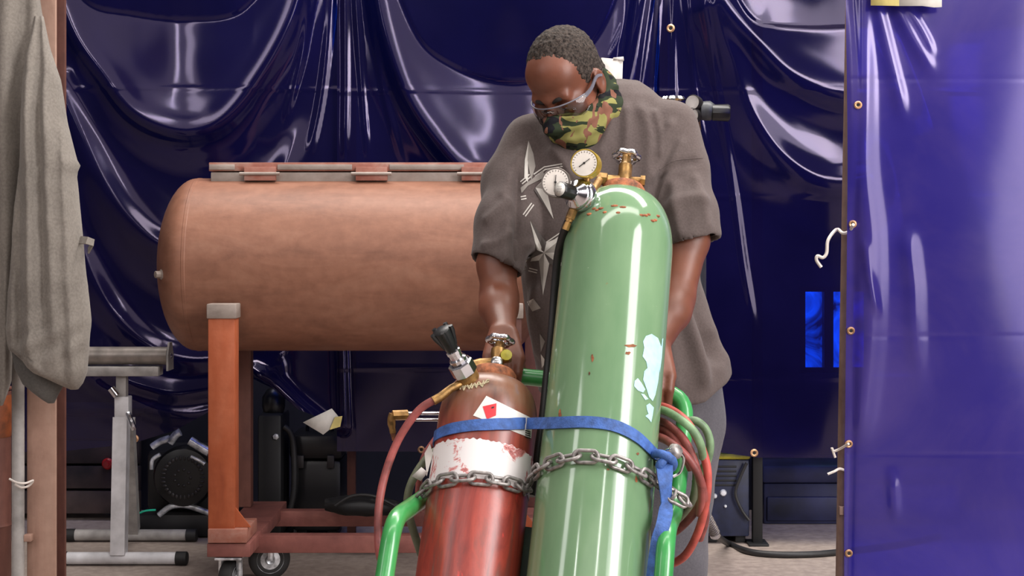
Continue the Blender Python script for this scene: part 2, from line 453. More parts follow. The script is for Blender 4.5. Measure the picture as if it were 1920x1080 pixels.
# ================================================================== welding curtains
def blur(a, k, n=3):
    for _ in range(n):
        for ax in (0, 1):
            p = np.pad(a, [(k + 1, k) if i == ax else (0, 0) for i in (0, 1)], mode='edge'); c = np.cumsum(p, ax)
            a = (np.take(c, range(2 * k + 1, c.shape[ax]), ax) - np.take(c, range(0, c.shape[ax] - 2 * k - 1), ax)) / (2 * k + 1)
    return a
def ripple(px, py, folds, base=0):
    d = np.zeros(px.shape) + base
    for f in folds:
        pts = smooth2(f['p']); dist, sg, t = poly_dist(px, py, pts)
        sd = dist * sg * f.get('flip', 1)                 # positive on the inner (upper) side
        wi, wo = f['wi'], f['wo']
        prof = np.where(sd > 0, np.exp(-(np.abs(sd) / wi) ** f.get('pw', 1.3)) + f.get('tilt', 0) * np.clip(sd, 0, 200), np.exp(-(np.abs(sd) / wo) ** 2))
        if 'tent' in f:
            q = np.clip(1 - np.sqrt((sd / f['tent']) ** 2 + .02), -.3, 1); prof = np.where(q > 0, q, 0)
        elif wi > 25:
            prof = prof + (blur(prof, 7) - prof) * sstep(np.abs(sd), 14, 60)   # no crease along the middle of a swag
        fade = np.ones(px.shape)
        if f.get('f0', 0): fade *= sstep(t, 0, f['f0'])
        if f.get('f1', 0): fade *= 1 - sstep(t, 1 - f['f1'], 1)
        d += f['a'] * prof * fade
    return d
def sheet(x0, x1, top, bottom, D, folds, step=4, extra=None):
    """hanging vinyl: a grid from the top row to the hem, pushed forward along its folds; bottom is a list of (px, py) of the hem"""
    nx = int((x1 - x0) / (step * .62)) + 1; ny = int((max(b for a, b in bottom) - top) / step) + 1
    gx = np.linspace(x0, x1, nx); u = np.linspace(0, 1, ny)
    hem = np.interp(gx, [a for a, b in bottom], [b for a, b in bottom])
    px = np.repeat(gx[None, :], ny, 0); py = top + u[:, None] * (hem[None, :] - top)
    d = ripple(px, py, folds)
    if extra: d = d + extra(px, py)
    X = (px - 960) * D / F; Z = HC - (py - HZ) * D / F; Y = D - d
    V = np.stack([X.ravel(), Y.ravel(), Z.ravel()], 1)
    i = np.arange((ny - 1) * nx).reshape(ny - 1, nx)[:, :-1].ravel()
    Fc = np.stack([i, i + 1, i + nx + 1, i + nx], 1)
    return V, Fc
def U(p, a, wi=110, wo=9, **k): return dict(p=p, a=a, wi=wi, wo=wo, **k)
def Rd(p, a, w=9, **k): return dict(p=p, a=a, wi=w, wo=w, pw=2, **k)
# the sagging folds of the back curtains, read off the photograph (drop side outwards)
FOLDS = [
    U([(112, -40), (150, 60), (205, 140), (255, 205), (310, 237), (372, 245), (432, 216), (500, 125), (545, 40), (570, -40)], .085, 150, 32),
    U([(125, -60), (180, 8), (250, 24), (350, 34), (450, 22), (520, -60)], .008, 420, 5, pw=4, tilt=.06),
    U([(112, 150), (160, 250), (205, 345), (250, 410), (310, 458), (400, 480), (480, 440), (530, 330), (575, 200)], .05, 34, 50, f1=.3),
    U([(112, 330), (160, 470), (215, 580), (290, 648), (380, 668), (480, 640), (560, 560)], .035, 28, 40, f1=.3),
    U([(112, 560), (170, 700), (250, 745), (330, 770), (410, 760), (500, 690)], .05, 40, 30),
    U([(200, 690), (270, 720), (340, 735), (430, 720)], .03, 30, 20),
    U([(704, -60), (726, 60), (770, 185), (835, 280), (890, 330), (960, 350), (1030, 335), (1090, 260), (1150, 120), (1172, -60)], .085, 130, 24),
    U([(735, -60), (790, 70), (850, 120), (930, 148), (1000, 146), (1080, 105), (1130, 40), (1165, -60)], .008, 420, 5, pw=4, tilt=.05),
    U([(1325, -60), (1370, 20), (1420, 80), (1480, 138), (1560, 172), (1640, 178), (1720, 150)], .075, 120, 45, f1=.1),
    U([(1350, -60), (1400, 30), (1450, 48), (1560, 50), (1640, 40)], .008, 420, 5, pw=4, tilt=.06),
    U([(1330, 20), (1365, 105), (1405, 205), (1460, 285), (1525, 330), (1590, 338), (1680, 320)], .055, 55, 50, f1=.1),
]
for p, a, w in [([(592, -60), (570, 90), (545, 190), (530, 245)], .03, 7), 
             ([(628, -60), (612, 110), (598, 210), (574, 320)], .035, 8), ([(647, -60), (649, 150), (646, 320)], .04, 7),
             ([(664, -60), (676, 120), (692, 320)], .03, 6), ([(684, -60), (712, 130), (756, 320)], .035, 6),
             ([(1192, -60), (1165, 60), (1130, 130)], .03, 6), ([(1214, -60), (1185, 80), (1150, 260)], .03, 6), ([(1228, -60), (1205, 100), (1180, 300)], .03, 6),
             ([(1242, -60), (1228, 110), (1215, 300)], .03, 6), ([(1262, -60), (1264, 160), (1275, 320)], .03, 6), ([(1280, -60), (1300, 150), (1330, 300)], .03, 6),
             ([(1300, -60), (1345, 180), (1375, 350), (1395, 500), (1420, 640)], .035, 8)]:
    FOLDS.append(dict(p=p, a=(.0085 if p[0][0] < 900 else .0048) * w / 6, wi=1, wo=1, tent=(9.5 if p[0][0] < 900 else 7.5) * w / 6, f1=.22))
FOLDS += [Rd([(480, 690), (520, 720), (560, 760), (610, 800)], .04, 14), Rd([(640, 300), (640, 600), (645, 800)], .02, 12, f0=.4)]
def seam(rows, amp=.004, w=3):
    return lambda px, py: sum(amp * np.exp(-((py - r) / w) ** 2) for r in rows)
BV = {}
def curtain(name, label, V, Fc, mat):
    bv = BVHTree.FromPolygons([Vector(v) for v in V], [tuple(int(x) for x in q) for q in Fc])
    o = link_mesh(name, V, Fc, mat, None, 0); BV[o.name] = bv; return tag(o, label, 'welding curtain')
def eyelet(par, p, r, nrm=(0, -1, 0)):
    n = Vector(nrm).normalized()
    lc, nn, ii, dd = BV[par.name].ray_cast(CAM, (Vector(p) - CAM).normalized())
    if lc: p = lc; n = nn if nn.y < 0 else -nn
    b = MB().lathe([(r * .42, .000), (r * .45, .004), (r * .7, .006), (r, .003), (r, 0)], Vector(p) + n * .0008, n, 20)
    e = obj('eyelet', b, 'eyelet_brass', par, label='brass eyelet')
    obj('eyelet_hole', MB().lathe([(r * .43, 0), (.00001, .0001)], Vector(p) + n * .0035, n, 14), 'matte_black', e)
def wob(px, py): return .012 * np.sin(px / 47 + 1.3 * np.sin(py / 130)) + .01 * np.sin(px / 83 - py / 210)
sA, sB = seam([168], .0012), seam([172, 690], .0014)
V, Fc = sheet(-140, 646, -170, [(-140, 850), (118, 846), (240, 834), (330, 806), (410, 762), (480, 706), (520, 730), (560, 765), (646, 800)], 6.0, FOLDS, 4, lambda a, b: sA(a, b) + .4 * wob(a, b) * sstep(b, 350, 700))
cA = curtain('welding_curtain', 'dark blue vinyl curtain sagging in deep swags behind the left end of the rusty tank', V, Fc, 'back_vinyl')
V, Fc = sheet(632, 1252, -170, [(632, 846), (1252, 852)], 5.97, FOLDS, 4, lambda a, b: sB(a, b) + .5 * wob(a, b) * sstep(b, 350, 700))
cB = curtain('welding_curtain', 'dark blue vinyl curtain hanging between two gathers behind the stooping man', V, Fc, 'back_vinyl')
V, Fc = sheet(1236, 2060, -170, [(1236, 856), (1330, 846), (1420, 858), (2060, 858)], 5.94, FOLDS, 4, lambda a, b: seam([172, 369, 708], .0013)(a, b) + .35 * wob(a, b))
cC = curtain('welding_curtain', 'dark blue swagged vinyl curtain right of the man, behind the brown pole', V, Fc, 'back_vinyl')
eyelet(cA, W(253, 822, 5.93), .016); eyelet(cB, W(790, 843, 5.9), .014); eyelet(cC, W(1414, 849, 5.92), .015); eyelet(cC, W(1258, 53, 5.87), .016)
# paper tag stuck to the hem of the left curtain
b = MB(); q = [W(568, 792, 5.86), W(622, 766, 5.86), W(640, 788, 5.85), W(606, 815, 5.85)]
b.add(q + [p + Vector((0, .004, 0)) for p in q], [(0, 1, 2, 3), (7, 6, 5, 4), (0, 4, 5, 1), (1, 5, 6, 2), (2, 6, 7, 3), (3, 7, 4, 0)])
t = tag(obj('paper_tag', b, 'white_paper', None, 0), 'white paper tag with a yellow corner on the hem of the left blue curtain', 'tag')
q = [W(628, 782, 5.845), W(642, 780, 5.845), W(638, 800, 5.845), W(618, 806, 5.845)]
obj('yellow_corner', MB().add(q, [(0, 1, 2, 3)]), 'yellow_paper', t, 0, label='yellow corner')

# near curtain on the steel pole
NF = [Rd([(1620, -60), (1614, 100), (1611, 300), (1625, 450), (1627, 600), (1622, 700), (1612, 800), (1606, 860)], .0175, 25, f1=.1),
      Rd([(1600, -60), (1606, 200), (1598, 420), (1600, 800), (1594, 1150)], -.004, 8),
      Rd([(1640, -20), (1660, 90), (1680, 180), (1694, 250)], .0085, 14, f1=.3), Rd([(1662, -20), (1705, 70), (1735, 125), (1750, 160)], .0085, 14, f1=.35),
      Rd([(1678, -20), (1725, 60), (1752, 120)], .005, 9, f1=.3),
      Rd([(1698, 410), (1700, 470), (1708, 540), (1712, 620), (1728, 760)], .010, 17, f0=.2, f1=.5), Rd([(1672, 870), (1676, 930), (1680, 990)], .007, 12, f0=.4, f1=.4),
      Rd([(1614, 440), (1625, 520), (1645, 600)], .005, 8, f0=.2, f1=.2)]
V, Fc = sheet(1586, 2080, -120, [(1586, 1180), (2080, 1180)], 4.1, NF, 4, lambda a, b: .020 * np.sin((a - 1620) / 150 + .4 * np.sin(b / 260)) + .012 * np.sin(b / 190 + a / 260) + seam([150, 630, 852], -.0006, 2.5)(a, b))
nC = curtain('welding_curtain', 'bright blue vinyl curtain nearest on the right, laced to the brown steel pole', V, Fc, 'near_vinyl')
for px_, py_ in ((1609, 197), (1599, 420), (1595, 620), (1591, 832), (1591, 1037)): eyelet(nC, W(px_, py_, 4.065), .0105)
b = MB().tube([W(1600, -140, 4.15), W(1596, 100, 4.15), W(1588, 540, 4.15), W(1577, 1200, 4.15), W(1572, 1287, 4.15)], .0175, 20)
pole = thing('steel_pole', 'slim brown steel pole carrying the near right curtain', 'pole', W(1572, 1287, 4.15)); obj('tube', b, 'pole_brown', pole)
obj('bracket', pbox(1574, 950, 1586, 966, 4.125, 4.15, .002), 'pole_brown', pole)
obj('base_plate', MB().box((W(1572, 1270, 4.15).x - .07, 4.08, 0), (W(1572, 1270, 4.15).x + .07, 4.22, .01), .002), 'pole_brown', pole)
# paper sign over the near curtain
sg = thing('paper_sign', 'yellow and white paper sign pinned over the near right curtain', 'sign', W(1700, 12, 4.04))
def slab(pts, D, th=.003):
    q = [W(x, y, D) for x, y in pts]; n = len(q)
    return MB().add(q + [p + Vector((0, th, 0)) for p in q], [tuple(range(n)), tuple(range(n, 2 * n))[::-1]] + [(i, i + n, (i + 1) % n + n, (i + 1) % n) for i in range(n)])
obj('yellow_panel', slab([(1633, -60), (1686, -60), (1686, 11), (1633, 10)], 4.04), 'yellow_paper', sg, 0, label='yellow panel')
obj('white_panel', slab([(1686, -60), (1766, -60), (1766, 13), (1752, 14), (1730, 11), (1686, 11)], 4.04), 'white_paper', sg, 0, label='white panel')
def tie(label, pts, r=.0042, D=4.10):
    t = thing('wire_tie', label, 'tie', W(pts[0][0], pts[0][1], D), 'wire ties on the steel poles')
    o = obj('twisted_wire', MB().tube([W(x, y, d) for x, y, d in [(p if len(p) == 3 else (p[0], p[1], D)) for p in pts]], r, 8, smooth=5), 'wire_white', t); return t
tie('white cord with long dangling end knotted at the upper brass eyelet', [(1600, 421, 4.06), (1592, 434, 4.10), (1580, 437, 4.11), (1571, 430, 4.13), (1562, 436, 4.12), (1552, 452, 4.11), (1550, 474, 4.11), (1543, 483, 4.11), (1533, 480, 4.11), (1531, 488, 4.11), (1540, 501, 4.11)], .0046)
tie('short white cord through the eyelet low on the near curtain', [(1591, 832, 4.06), (1576, 841, 4.10), (1563, 846, 4.11), (1560, 840, 4.11), (1566, 858, 4.11)], .0035)
tie('white cord looped round the right steel pole just under the low eyelet', [(1584, 882, 4.13), (1574, 879, 4.11), (1564, 884, 4.10), (1552, 889, 4.10)], .0035)

# ================================================================== left column, pole and hanging coat
c = thing('steel_column', 'tan flanged steel column under the hanging grey coat', 'column', (W(76, 450, 4.12).x, 4.2, 0))
def zcol(x0, x1, D0, D1):
    a = W(x0, 450, D0); b2 = W(x1, 450, D0); return MB().box((a.x, D0, .012), (b2.x, D1, 2.9), .003)
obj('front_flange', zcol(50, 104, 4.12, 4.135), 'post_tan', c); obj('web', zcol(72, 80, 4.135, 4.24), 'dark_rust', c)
obj('rear_flange', zcol(56, 122, 4.24, 4.255), 'dark_rust', c); obj('base_plate', MB().box((W(40, 450, 4.1).x, 4.05, 0), (W(135, 450, 4.1).x, 4.33, .012), .002), 'dark_rust', c)  # rear flange darker than the front, its shade put into the colour
p = thing('steel_pole', 'grey steel pole wired to the tan column at the left edge', 'pole', (W(33, 450, 4.1).x, 4.1, 0))
obj('tube', MB().tube([(W(34, 450, 4.1).x, 4.1, .0), (W(34, 450, 4.1).x, 4.1, 2.9)], .0165, 20), 'stand_grey', p)
obj('weld_tab', pbox(44, 1003, 58, 1016, 4.095, 4.12, .002), 'post_tan', p)
tie('white wire twisted round the left pole low on the tan column', [(18, 898, 4.075), (32, 905, 4.065), (48, 906, 4.07), (62, 901, 4.085), (54, 911, 4.085), (40, 914, 4.07), (28, 908, 4.07)], .003)

def garment():
    t = thing('work_coat', 'grey canvas work coat hanging by its shoulder over the left steel column', 'coat', W(70, 745, 4.0))
    def loft(levels, n=72, sub=5, fold=None, seed=0):
        P = np.array(levels, float); ys = P[:, 0]; out = []
        for y in np.linspace(ys[0], ys[-1], (len(levels) - 1) * sub + 1):
            xl, xr, D, dh = [np.interp(y, ys, P[:, i]) for i in (1, 2, 3, 4)]
            ring = []
            for k in range(n):
                a = 2 * math.pi * k / n; ca, sa = math.cos(a), math.sin(a)
                q = W((xl + xr) / 2 + (xr - xl) / 2 * math.copysign(abs(ca) ** .8, ca), y, D)
                q.y = D - dh * math.copysign(abs(sa) ** .8, sa)
                if sa > -.3:
                    px_ = pix(q)[0]
                    q.y -= fold(px_, y)
                ring.append(q)
            out.append(ring)
        return out
    def fold(px_, y):
        f = 0
        for x0, x1, y0, y1, a, w in ((52, 60, 130, 700, .022, 9), (84, 110, 180, 640, .02, 12), (30, 34, -60, 720, -.02, 6), (120, 138, 280, 680, .016, 9), (70, 76, 0, 640, -.014, 8), (98, 118, 330, 700, -.012, 7)):
            if y0 - 60 < y < y1 + 60:
                x = x0 + (x1 - x0) * (y - y0) / (y1 - y0); e = min(1, max(0, (y - y0 + 60) / 90)) * min(1, max(0, (y1 + 60 - y) / 90)); f += a * e * math.exp(-((px_ - x) / w) ** 2)
        f += .006 * noise.noise((px_ / 30, y / 55, 1.3)) + .004 * noise.noise((px_ / 14, y / 20, 4.1))
        if 590 < y < 690: f += .006 * math.sin((y + .5 * px_) / 7.5) * math.exp(-((y - 640) / 34) ** 2)
        return f
    sl = loft([(30, 66, 80, 3.99, .02), (90, 56, 92, 3.985, .035), (150, 46, 112, 3.98, .05), (230, 40, 124, 3.975, .06), (300, 36, 142, 3.97, .065), (312, 35, 149, 3.97, .065), (324, 34, 141, 3.97, .065), (430, 26, 152, 3.965, .065), (520, 20, 160, 3.965, .065),
               (600, 14, 170, 3.965, .062), (650, 14, 166, 3.965, .06), (700, 70, 162, 3.965, .05), (724, 120, 152, 3.968, .03), (730, 132, 146, 3.97, .012)], fold=fold)
    obj('sleeve', MB().rings(sl), 'coat', t, 0)
    def foldb(px_, y): return .016 * math.sin(px_ / 9 + .6 * math.sin(y / 120)) + .006 * noise.noise((px_ / 20, y / 70, 7))
    bd = loft([(-130, -120, 66, 4.03, .06), (-20, -120, 72, 4.03, .06), (60, -120, 84, 4.03, .06), (140, -120, 96, 4.03, .065), (300, -120, 60, 4.03, .06), (500, -120, 30, 4.03, .06), (650, -120, 22, 4.03, .055), (720, -120, 20, 4.03, .05), (760, -120, 6, 4.03, .03)], fold=foldb)
    obj('body', MB().rings(bd), 'coat', t, 0)
    def foldc(px_, y): return .006 * noise.noise((px_ / 16, y / 24, 2.7))
    ln = loft([(640, 20, 140, 4.0, .035), (690, 28, 134, 4.0, .035), (720, 44, 120, 4.0, .03), (742, 70, 108, 4.0, .02), (756, 90, 101, 4.0, .008)], fold=foldc, sub=4)
    obj('lining', MB().rings(ln), 'coat_lining', t, 0, label='darker grey lining')
    # loose cuff tab and thread on the right edge
    obj('cuff_strap', MB().ribbon([W(150, 450, 3.95), W(163, 451, 3.93), (W(175, 455, 3.95)), W(166, 470, 3.97)], [Vector((0, .5, 1))] * 4, .02, .004), 'coat', t)
garment()

# ================================================================== roller stand
def roller_stand():
    Df, Db = 5.61, 6.05; zf, zb = .022, .022
    t = thing('roller_stand', 'silver roller stand with a grey roller, standing by the tan column', 'stand', (W(230, 1060, Df).x, 5.8, 0))
    xf0, xf1 = W(112, 1000, Df).x, W(352, 1000, Df).x
    obj('foot_bar', MB().tube([(xf0 + .02, Df, .026), (xf1 - .03, Df, .026)], .0225, 16), 'stand_silver', t)
    for x0, x1 in ((xf0, xf0 + .03), (xf1 - .045, xf1)): obj('end_cap', MB().lathe([(.018, 0), (.025, .003), (.025, x1 - x0 - .004), (.020, x1 - x0)], (x0, Df, .0255), (1, 0, 0), 18), 'black_rubber', t, label='black rubber end cap')
    xb0, xb1 = W(121, 1000, Db).x, W(370, 1000, Db).x
    obj('foot_bar', MB().tube([(xb0 + .02, Db, .026), (xb1 - .03, Db, .026)], .0225, 16), 'stand_grey', t)
    for x0, x1 in ((xb0, xb0 + .045), (xb1 - .045, xb1)): obj('end_cap', MB().lathe([(.018, 0), (.025, .003), (.025, x1 - x0 - .004), (.020, x1 - x0)], (x0, Db, .0255), (1, 0, 0), 18), 'black_rubber', t, label='black rubber end cap')
    def col(a, b, w, name, mat):
        a, b = Vector(a), Vector(b); ax = (b - a).normalized(); m = MB(); u = Vector((1, 0, 0)); v = ax.cross(u).normalized()
        rs = [[p + u * sx * w / 2 + v * sy * w / 2 for sx, sy in ((-1, -1), (1, -1), (1, 1), (-1, 1))] for p in (a, b)]
        return obj(name, m.rings(rs), mat, t)
    col(W(223, 1040, Df), W(228, 782, 5.66), .052, 'front_leg', 'stand_silver')
    obj('collar', pbox(214, 744, 241, 783, 5.635, 5.69, .004), 'stand_silver', t)
    col(W(229, 745, 5.66), W(229, 690, 5.66), .036, 'inner_tube', 'stand_grey')
    col((W(250, 1000, Db).x, Db, .04), W(240, 790, 5.70), .045, 'rear_leg', 'stand_grey')
    obj('clamp_lever', MB().tube([W(240, 775, 5.62), W(246, 790, 5.6), W(252, 806, 5.6)], .010, 8), 'chrome', t, label='chrome clamp lever')
    obj('clamp_screw', MB().tube([W(208, 728, 5.62), W(219, 742, 5.62)], .014, 10), 'chrome', t, label='chrome clamp screw')
    a = W(128, 672, 5.66); b2 = W(316, 672, 5.66)
    obj('roller', MB().lathe([(.02, 0), (.033, .002), (.033, b2.x - a.x - .002), (.02, b2.x - a.x)], (a.x, 5.66, W(0, 667, 5.66).z), (1, 0, 0), 24), 'roller_grey', t)
    m = MB(); xs = (W(122, 0, 5.66).x, W(322, 0, 5.66).x); z0, z1 = W(0, 704, 5.66).z, W(0, 680, 5.66).z
    m.box((xs[0] + .03, 5.62, z0), (xs[1] - .04, 5.70, z1 - .012), .004); obj('roller_tray', m, 'stand_grey', t)
    for x in (xs[0], xs[1] - .010):
        e = MB(); q = [(5.615, z0 + .02), (5.705, z0 + .02), (5.705, z1 + .03), (5.68, z1 + .075), (5.64, z1 + .075), (5.615, z1 + .03)]
        e.rings([[(x, y, z) for y, z in q], [(x + .007, y, z) for y, z in q]]); obj('end_bracket', e, 'stand_grey', t)
        obj('axle_bolt', MB().lathe([(.011, 0), (.011, .012), (.006, .016)], (x - .004, 5.66, W(0, 667, 5.66).z), (1 if x > xs[0] else -1, 0, 0), 6), 'chrome', t, label='chrome axle bolt')
roller_stand()

# ================================================================== rusty tank on its stand
def tank():
    D = 5.5; zc, r = 1.093, .306
    x0, x1 = W(303, 0, D).x, W(1022, 0, D).x; h = .13
    t = thing('steel_tank', 'long rust-brown steel tank lying on the rusty wheeled stand', 'tank', ((x0 + x1) / 2, D, zc - r))
    prof = [(r * math.sin(a), h * (1 - math.cos(a))) for a in [math.pi / 2 * i / 14 for i in range(15)]]
    prof[0] = (.00001, 0); L = x1 - x0
    body = prof + [(r, h + .002), (r * 1.004, h + .004), (r * 1.004, h + .014), (r, h + .016)] + [(r, h + (L - 2 * h) * i / 12) for i in range(1, 12)] + [(q[0], L - q[1]) for q in prof[::-1]]
    obj('shell', MB().lathe(body, (x0, D, zc), (1, 0, 0), 96), 'tank_rust', t, 30)
    obj('drain_plug', MB().lathe([(.018, 0), (.018, .03), (.012, .034), (.012, .05), (.0001, .052)], (x0 + .078, D - .232, zc - .03), (-.8, -.6, 0), 8), 'lid_grey', t, label='grey drain plug')
    zt = zc + r
    a, b2 = W(391, 0, 5.4).x, W(1000, 0, 5.4).x
    def seg(nm, xa, xb, za, zb, mat, y=5.405, th=.02): return obj(nm, MB().box((xa, y, za), (xb, y + th, zb), .002), mat, t)
    seg('lid_flange', a, b2, zt + .022, zt + .052, 'lid_rust', 5.405, .21)
    seg('lower_flange', a + .006, b2, zt - .022, zt + .018, 'lid_grey', 5.41, .20)
    for u0, u1 in ((392, 440), (520, 660), (730, 870)): seg('grey_strip', W(u0, 0, 5.4).x, W(u1, 0, 5.4).x, zt + .026, zt + .045, 'lid_grey', 5.400, .006)
    for u in (488, 697, 895):
        xx = W(u, 0, 5.4).x
        seg('hinge', xx - .055, xx + .055, zt - .012, zt + .036, 'lid_rust', 5.388, .03)
        obj('hinge_pin', MB().tube([(xx - .07, 5.385, zt + .012), (xx + .07, 5.385, zt + .012)], .006, 10), 'lid_grey', t)
    st = thing('tank_stand', 'rust-orange steel stand on casters carrying the brown tank', 'stand', ((x0 + x1) / 2, D, 0))
    for u0, u1, c in ((390, 440, 'post_rust'), (934, 978, 'dark_rust')):
        a = W(u0, 985, 5.125); b2 = W(u1, 572, 5.125)
        obj('post', MB().box((a.x, 5.125, .22), (b2.x, 5.205, b2.z), .003), c, st)
        obj('post_cap', MB().box((a.x - .004, 5.118, b2.z - .045), (b2.x + .006, 5.205, b2.z + .004), .004), 'lid_grey', st, label='bare grey steel cap')
        xa = W(u0 - 2, 0, 5.12).x; xb = W(u1 + 29, 0, 5.12).x
        obj('cross_member', MB().box((xa, 5.12, .13), (xb, 5.95, .175), .003), 'frame_rust', st)
        obj('foot_plate', MB().box((xa + .004, 5.112, .178), (xb - .01, 5.32, .224), .003), 'lid_rust', st)
        obj('gusset', MB().add([(b2.x, 5.14, .225), (b2.x + .05, 5.14, .225), (b2.x, 5.14, .29), (b2.x, 5.15, .225), (b2.x + .05, 5.15, .225), (b2.x, 5.15, .29)], [(0, 1, 2), (5, 4, 3), (0, 3, 4, 1), (1, 4, 5, 2), (2, 5, 3, 0)]), 'post_rust', st)
        xr = W(u0 + 50, 0, 5.82).x; xr2 = W(u0 + 81, 0, 5.82).x
        obj('post', MB().box((xr, 5.81, .176), (xr2, 5.87, zc - .1), .003), 'dark_rust', st)
    for y, za, zb in ((5.30, .107, .166), (5.80, .105, .163)):
        obj('rail', MB().box((W(468, 0, y).x, y, za), (W(938, 0, y).x, y + .06, zb), .003), 'frame_rust', st)
    def caster(px_, D2, wz, yaw):
        xx = W(px_, 0, D2).x; ax = Vector((math.sin(yaw), -math.cos(yaw), 0)); c = Vector((xx, D2, wz))
        w = obj('caster_wheel', MB().lathe([(wz * .45, -.022), (wz * .8, -.024), (wz * .96, -.018), (wz, -.008), (wz, .008), (wz * .96, .018), (wz * .8, .024), (wz * .45, .022)], c, ax, 36), 'black_rubber', st, label='black rubber tyre')
        obj('wheel_hub', MB().lathe([(.0001, .026), (wz * .2, .030), (wz * .24, .024), (wz * .62, .021), (wz * .66, .025), (wz * .66, -.02), (.0001, -.026)], c, ax, 28), 'grey_alloy', w)
        side = ax
        m = MB()
        for s in (-1, 1):
            q = c + side * s * .032; tp = Vector((c.x, c.y, .118)) + side * s * .032
            m.tube([q, (q + tp) / 2, tp], .011, 8)
        m.box((c.x - .045, c.y - .045, .118), (c.x + .045, c.y + .045, .126), .002); obj('caster_fork', m, 'grey_alloy', st, label='shiny grey fork')
    for q in ((505, 5.38, .072, R(18)), (432, 5.17, .055, R(75)), (960, 5.2, .06, R(20)), (945, 5.8, .06, R(10)), (470, 5.86, .06, R(60))): caster(*q)
tank()

